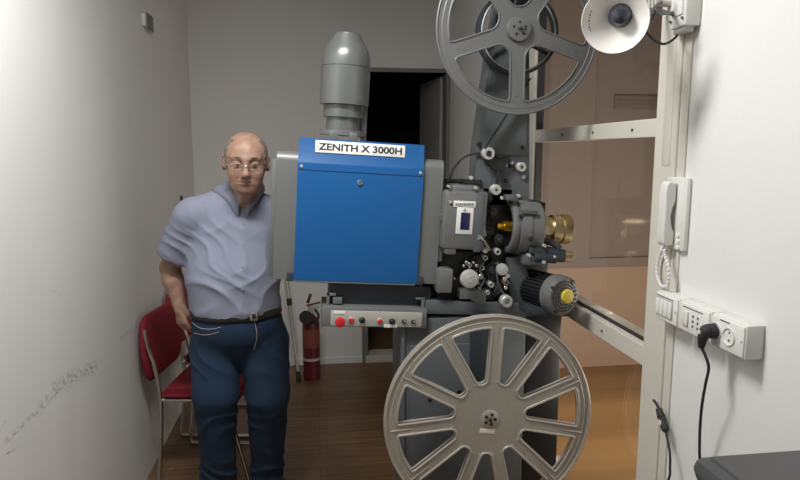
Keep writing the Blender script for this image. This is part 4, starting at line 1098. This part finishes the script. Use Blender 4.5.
g = G(); g.box(c+Vector((.02, 0, .545)), (.10, .02, .010), Matrix.Rotation(R(-12), 3, 'Y'), .003); g.box(c+Vector((-.008, 0, .585)), (.02, .018, .07), Matrix.Rotation(R(20), 3, 'Y'), .004); g.build('lever', 'red_metal', vv)
G().tube([c+Vector((.03, -.02, .51)), c+Vector((.055, -.05, .47)), c+Vector((.03, -.075, .43)), c+Vector((-.01, -.08, .47))], .009, 8, smooth=5).build('hose', 'rubber', fe)
G().lathe(c+Vector((-.032, -.135, .485)), (.1, 1, 0), [(0, .030), (.002, .046), (.02, .044), (.06, .018), (.09, .014)], 28).build('nozzle', 'rubber', fe)
# pole leaning on the back wall
f0 = Vector((P(299, 378, 4.24).x, 4.24, .0)); u = (Vector((P(287, 283, 4.4).x, 4.40, P(287, 283, 4.4).z))-f0).normalized()
Lp = (BACK-.012-4.24)/u.y
po = empty('tripod', f0, 'thin aluminium folded tripod pole with black joint and foot leaning near the extinguisher', 'tripod')
G().cyl(f0+u*.03, f0+u*Lp*.40, .0105, n=16).build('lower_tube', 'alu', po)
G().cyl(f0+u*Lp*.38, f0+u*Lp, .0135, n=16, bev=.003).build('upper_tube', 'alu', po)
G().cyl(f0+u*Lp*.375, f0+u*(Lp*.375+.05), .018, n=16, bev=.003).build('joint', 'rubber', po)
G().cyl(f0, f0+u*.07, .019, .014, n=16, bev=.003).build('foot', 'rubber', po)
hk = PX(184, 201, LEFT+.02)
g = G(); g.box((LEFT+.006, hk.y, hk.z), (.012, .03, .07), None, .003); g.tube([Vector((LEFT+.01, hk.y, hk.z+.005)), Vector((LEFT+.045, hk.y, hk.z-.012)), Vector((LEFT+.06, hk.y, hk.z+.002)), Vector((LEFT+.065, hk.y, hk.z+.02))], .006, 8, smooth=4)
tag(g.build('coat_hook', 'black'), 'small black hook on the left wall near the corner, above the man\'s shoulder', 'hook')
# wall plate, left wall
a = PX(144, 15, LEFT+.015); b = PX(153.5, 31, LEFT+.015)
g = G(); g.lohi((LEFT, a.y, min(a.z, b.z)-.005), (LEFT+.018, b.y, max(a.z, b.z)+.01), .003)
tp = g.build('wall_switch', 'white_plastic'); tag(tp, 'small white switch plate high on the left wall', 'switch')
zm = (a.z+b.z)/2
G().lohi((LEFT+.018, a.y+.03, zm-.035), (LEFT+.021, b.y-.02, zm+.045), .001).build('rocker', 'grey_paint', tp)
# cloth and carton edges on the floor behind the pedestal
bm = bmesh.new(); bmesh.ops.create_uvsphere(bm, u_segments=48, v_segments=24, radius=1)
for v in bm.verts:
    p = v.co.copy(); n_ = 1+.16*math.sin(p.x*7+3*p.z)+.12*math.sin(p.y*9+p.x*4)+.10*math.sin(p.z*13+p.y*6)
    v.co = Vector((p.x*.13*n_, p.y*.10*n_, max(0, .06+p.z*.075*n_)))
q = P(536, 470, 2.75); g = G(); g.take(bm, (q.x, 2.72, 0)); tag(g.build('crumpled_cloth', 'rag'), 'crumpled pale cloth on the floor behind the big lower reel', 'cloth')

# ------------------------------------------------------------------ right wall fittings
# cable conduit
ca = PX(664, 120, RIGHT-.012).y; cb = PX(672.5, 120, RIGHT-.012).y
tag(G().lohi((RIGHT-.014, min(ca, cb), 1.56), (RIGHT, max(ca, cb), CEIL), .002).build('cable_conduit', 'frame_paint'), 'narrow cream cable conduit running up the wall above the intercom', 'conduit')
# intercom
XI = RIGHT-.015
ya, yb = PX(664, 215, XI).y, PX(688, 177, XI).y; zt_, zb_ = PX(687, 178, XI).z, PX(684, 252.5, XI).z
ic = empty('intercom', (RIGHT, (ya+yb)/2, zb_), 'white wall intercom handset set with three buttons beside the glazed screen', 'intercom')
G().lohi((XI, yb, zb_), (RIGHT, ya, zt_), .006).build('base', 'white_plastic', ic)
h1 = PX(667.5, 181, XI-.02); h2 = PX(665.5, 245, XI-.02); yh = (h1.y+h2.y)/2
g = G()
pp = [(XI-.003, h1.z-.004), (XI-.024, h1.z), (XI-.032, h1.z-.008), (XI-.035, h1.z-.03), (XI-.034, (h1.z+h2.z)/2), (XI-.036, h2.z+.03), (XI-.033, h2.z+.006), (XI-.026, h2.z-.002), (XI-.003, h2.z), (XI-.002, h2.z+.035), (XI-.010, h2.z+.05), (XI-.016, (h1.z+h2.z)/2-.01), (XI-.012, h1.z-.075), (XI-.004, h1.z-.055)]
g.prism([(x, yh-.016, z) for x, z in pp], (0, .034, 0)); hso = g.build('handset', 'white_plastic', ic, 50)
md_ = hso.modifiers.new('bevel', 'BEVEL'); md_.width = .004; md_.segments = 3; md_.limit_method = 'ANGLE'
for py in (235.5, 241.5, 247.5):
    q = PX(678, py, XI); G().cyl((XI-.004, q.y, q.z), (XI+.002, q.y, q.z), .0065, n=18, bev=.001).build('button', 'white_label', ic)
g = G(); q = PX(664, 246, XI-.015); pts = []
loop = [(664, 246), (660, 254), (657.5, 264), (657.5, 276), (661, 285), (667, 286), (669, 278), (668, 266), (665, 256), (664, 250)]
base_pts = spline([PX(x, y, XI-.008-.002*i) for i, (x, y) in enumerate(loop)], 14)
for i, p in enumerate(base_pts):
    t = i*1.25; pts.append(p+Vector((math.cos(t)*.0012, math.sin(t)*.0012, math.sin(t)*.0008)))
g.tube(pts, .0042, 8); g.build('coiled_cord', 'white_plastic', ic)
# three surface boxes
XB = .95
def yx(px, X=XB): return PX(px, 305, X).y
z0, z1 = 1.133, 1.213
ycuts = [PX(655, 300, XB).y, PX(678.3, 310, XB).y, PX(710, 325, XB).y, PX(745, 342, XB).y]
def sbox(i, label):
    y1, y0 = ycuts[i], ycuts[i+1]
    root = empty('wiring_box', (RIGHT, (y0+y1)/2, z0), label, 'wall box', 'white surface wiring boxes in a row')
    G().lohi((XB+.004, y0+.0015, z0), (RIGHT, y1-.0015, z1), .004).build('casing', 'white_plastic', root)
    G().lohi((XB, y0+.005, z0+.004), (XB+.006, y1-.005, z1-.004), .002).build('cover', 'white_label', root)
    G().cyl((XB-.001, y0+.011, (z0+z1)/2), (XB+.002, y0+.011, (z0+z1)/2), .003, n=10).build('screw', 'panel_face', root)
    return root, y0, y1
r1_, y0_, y1_ = sbox(0, 'white wiring box with four light switches, farthest of the row under the intercom')
G().lohi((XB-.001, y0_+.024, z0+.016), (XB+.001, y1_-.008, z1-.014), .0005).build('switch_frame', 'panel_face', r1_)
for k in range(4):
    wv = (y1_-.010-y0_-.026)/4; yy = y0_+.026+wv*k
    G().lohi((XB-.005, yy+.001, z0+.018), (XB+.001, yy+wv-.001, z1-.018), .001).build('rocker', 'white_label', r1_)
G().lohi((XB-.0005, y0_+.024, z1-.012), (XB+.001, y1_-.008, z1-.009), .0).build('caption_strip', 'grey_paint', r1_, 0)
r2_, y0_, y1_ = sbox(1, 'white wiring box with one switch and small socket holes, middle of the row')
G().lohi((XB-.005, y1_-.048, z0+.02), (XB+.001, y1_-.026, z1-.022), .001).build('rocker', 'white_plastic', r2_)
for i in range(2):
    for j in range(3):
        yy = y1_-.066-.020*i; zz = z1-.030-.013*j
        G().cyl((XB-.0008, yy, zz), (XB+.001, yy, zz), .0038, n=12).build('socket_hole', 'slate_paint', r2_)
G().lohi((XB-.0005, y0_+.03, z1-.014), (XB+.001, y1_-.02, z1-.011), .0).build('caption_strip', 'grey_paint', r2_, 0)
r3_, y0_, y1_ = sbox(2, 'white wiring box with round power sockets, nearest of the row, black plug in it')
sy = PX(729, 337, XB).y; py_ = PX(716, 330, XB).y; zc_ = (z0+z1)/2
for yy in (sy, py_):
    sk = G().lathe((XB-.003, yy, zc_), (1, 0, 0), [(.004, 0), (.004, .0165), (0, .019), (0, .0215), (.004, .022)], 30).build('power_socket', 'white_plastic', r3_)
    for dz in (-.0095, .0095): G().cyl((XB-.0003, yy, zc_+dz), (XB+.002, yy, zc_+dz), .0028, n=10).build('contact_hole', 'ink', sk)
G().lohi((XB-.0005, sy-.0, z1-.010), (XB+.001, sy+.035, z1-.007), .0).build('caption_strip', 'grey_paint', r3_, 0)
# plug and lead
pc_ = Vector((XB-.003, py_, zc_)); pg = empty('power_cable', pc_, 'black power plug and lead hanging from the nearest wiring box to the printer', 'power cable')
g = G(); g.cyl(pc_, pc_-Vector((.018, 0, 0)), .0185, .0175, n=26, bev=.003); g.tube([pc_+Vector((-.012, 0, .006)), pc_+Vector((-.022, .001, 0)), pc_+Vector((-.028, .003, -.016)), pc_+Vector((-.028, .006, -.042))], [.013, .0155, .012, .007], 12, smooth=5)
g.build('plug', 'rubber', pg)
G().box(pc_+Vector((-.0385, .003, -.002)), (.003, .010, .008), None, .0005).build('plug_label', 'paper', pg)
e0 = pc_+Vector((-.028, .006, -.040))
pts = [e0, PX(708.5, 366, .928), PX(705.5, 384, .934), PX(702, 405, .942), PX(700, 428, .952), PX(699.5, 450, .96)]
pts += [PX(699.5, 485, .965), Vector((.965, PX(699.5, 485, .965).y, .45))]
G().tube(pts, .0036, 8, smooth=8).build('lead', 'rubber', pg)
# extension lead with inline connector hanging over the frame
p0 = PX(655, 401, .985); ec = empty('extension_lead', p0, 'black lead with an inline connector dangling in front of the cream window frame', 'cable')
A_ = PX(658.5, 408, .975); B_ = PX(666, 432, .965); dd = (B_-A_).normalized()
G().lathe(A_, dd, [(0, .004), (.004, .009), (.03, .0115), (.034, .009), (.038, .0115), (.07, .010), ((B_-A_).length, .005)], 20).build('connector', 'rubber', ec)
G().box(A_+dd*.045-Vector((.011, 0.003, 0)), (.002, .012, .014), None, .0004).build('connector_label', 'paper', ec)
G().tube([B_-dd*.004, PX(669.5, 450, .96), PX(670, 466, .955), PX(667.5, 482, .95), Vector((.95, 1.57, .55)), Vector((.96, 1.55, .2)), Vector((.95, 1.50, .01))], .0036, 8, smooth=8).build('lead', 'rubber', ec)
G().tube([A_+dd*.002, PX(656.5, 404, .98), PX(654, 400.5, .987), Vector((.987, PX(654, 400.5, .987).y, PX(654, 400.5, .987).z-.002))], .0038, 8, smooth=5).build('lead_end', 'rubber', ec)
# junction box, bracket and round shade at the top
bx = empty('junction_box', (RIGHT, 1.50, 1.95), 'white junction box at the top of the wall beside the round lamp', 'junction box')
ya, yb = PX(670, 10, .955).y, PX(686, 10, .955).y; zb = PX(679, 27, .955).z
G().lohi((.955, yb, zb), (RIGHT, ya, zb+.16), .006).build('casing', 'white_plastic', bx)
G().lohi((.951, yb+.012, zb+.03), (.957, ya-.012, zb+.15), .002).build('cover', 'white_label', bx)
g = G()
for yy in (yb+.01, ya-.01): g.cyl((.949, yy, zb+.02), (.953, yy, zb+.02), .0035, n=10)
pieces(g, 'screw', 'slate_paint', bx)
G().lohi((.962, yb+.012, zb-.014), (.99, ya-.006, zb+.002), .004).build('cable_gland', 'panel_face', bx)
sc3 = P(615, 20, 1.5); sr_ = 30.5*m_per_px(615, 20, 1.5)
ldir = (Vector((0, 0, EYE))-sc3).normalized(); ldir = (ldir+Vector((-.05, 0, -.10))).normalized()
lp = empty('lamp', sc3, 'round white reflector lamp with dark centre fixed at the top of the glazed screen', 'lamp')
bk = -ldir
G().lathe(sc3, bk, [(0, sr_), (.002, sr_+.001), (.008, sr_*.93), (.020, sr_*.66), (.030, sr_*.42), (.036, sr_*.33), (.10, sr_*.30), (.10, .0001), (.035, .0001), (.028, sr_*.36), (.018, sr_*.62), (.006, sr_*.90), (.001, sr_*.985), (0, sr_)], 56, cap=False).build('reflector', 'shade_white', lp)
xl, yl, zl = frame_from(ldir)
q = sc3+bk*.030+Vector((0, 0, 1)).cross(ldir).normalized()*.011+Vector((0, 0, .008))
sk = G().lathe(q, ldir, [(0, sr_*.34), (.010, sr_*.36), (.016, sr_*.30), (.030, sr_*.22), (.038, .0001)], 32).build('bulb', 'bulb_dark', lp)
g = G()
rgt = Vector((0, 0, 1)).cross(ldir).normalized(); up_ = ldir.cross(rgt)
for k in range(7):
    t = R(158+k*7); rr = sr_*.78; c = sc3+bk*.0105+(rgt*math.cos(t)+up_*math.sin(t))*rr
    tn = (-rgt*math.sin(t)+up_*math.cos(t)); rd = (rgt*math.cos(t)+up_*math.sin(t)); nn_ = tn.cross(rd)
    g.box(c+ldir*.0010, (.0035, .0022+.001*(k % 2), .0008), Matrix((tn, rd, nn_)).transposed())
g.build('printed_mark', 'red_ink', lp, 0)
jb = Vector((.965, (ya+yb)/2, zb+.09))
G().tube([q+bk*.04, q+bk*.10, Vector((.93, 1.675, zb+.08)), Vector((.990, 1.675, zb+.08))], .009, 10, smooth=5).build('bracket', 'panel_face', lp)
g = G(); g.tube([q+bk*.03+rgt*.02, P(640, 24, 1.56), P(652, 38, 1.56), P(664, 44, 1.55), PX(676, 37, .965), PX(678, 30, .972)], .0032, 8, smooth=8); g.build('flex', 'rubber', lp)
g = G()
for k in range(3):
    g.tube([P(644, 12+4*k, 1.56), P(652, 9+5*k, 1.55), P(660, 14-2*k, 1.54), PX(674, 12+2*k, .96)], .0035, 8, smooth=6)
g.tube([P(643, 18, 1.56), P(651, 12, 1.54), P(656, 6, 1.54), P(662, 2, 1.54)], .004, 8, smooth=6)
cbn = tag(g.build('cable_bundle', 'slate_paint'), 'tangle of thin dark wires between the round lamp and the junction box', 'cables')
g = G()
for k in range(4):
    xk = 645+k*3.2; g.tube([P(xk, 14, 1.58), P(xk+.6, 0, 1.58), P(xk+1, -14, 1.58)], .0038, 8)
tag(g.build('clear_tube', 'shade_white'), 'bunch of whitish tubes hanging from above behind the round lamp', 'tubes')
# scrap of paper on the lower bar
q = PX(599.5, 308, 1.05); qb = Vector((1.035, q.y, 1.021))
tag(G().box((1.055, q.y, 1.012), (.03, .11, .008), Matrix.Rotation(R(6), 3, 'Z'), .001).build('paper_scrap', 'paper'), 'small folded white paper lying on the lower bar behind the glass', 'paper')
# printer on its stand
PYb = .92; a = P(708, 457, PYb); b = P(800, 449, PYb); zt_ = P(755, 446.5, PYb).z; xl_ = P(688, 470, PYb).x
pn = empty('printer', (xl_+.17, PYb-.2, zt_-.3), 'dark grey printer with rounded edges at the lower right corner of the view', 'printer')
zs = zt_-.28
G().lohi((xl_+.006, PYb-.43, zs), (RIGHT-.02, PYb-.008, zt_-.03), .025).build('casing', 'printer_grey', pn)
G().lohi((xl_, PYb-.44, zt_-.050), (RIGHT-.015, PYb, zt_-.004), .022).build('lid', 'printer_grey', pn)
G().lohi((xl_+.022, PYb-.42, zt_-.012), (RIGHT-.03, PYb-.020, zt_+.001), .006).build('lid_plate', 'printer_grey', pn)
G().lohi((xl_+.03, PYb-.45, zs+.05), (RIGHT-.06, PYb-.40, zs+.08), .006).build('paper_tray', 'black', pn)
st_ = empty('printer_stand', (xl_+.17, PYb-.2, 0), 'plain grey cabinet standing under the dark grey printer', 'cabinet')
G().lohi((xl_+.01, PYb-.44, .03), (RIGHT-.015, PYb-.0, zs-.001), .004).build('carcass', 'door_grey', st_)
G().lohi((xl_+.02, PYb-.458, .05), (RIGHT-.03, PYb-.441, zs-.02), .004).build('door', 'door_grey', st_)
G().lohi((xl_+.02, PYb-.42, 0), (RIGHT-.03, PYb-.02, .03), .002).build('plinth', 'black', st_)
# ceiling fitting that gives the room its light
cl = empty('ceiling_light', (-.12, 1.40, CEIL), 'white rectangular ceiling light fitting above the room', 'ceiling light')
G().lohi((-.46, 1.22, CEIL-.06), (.22, 1.58, CEIL), .006).build('casing', 'white_plastic', cl)
mat('diffuser', (.9, .9, .88), .5, emit=((1, .98, .95), 6.0))
G().lohi((-.44, 1.24, CEIL-.072), (.20, 1.56, CEIL-.058), .003).build('diffuser', 'diffuser', cl)
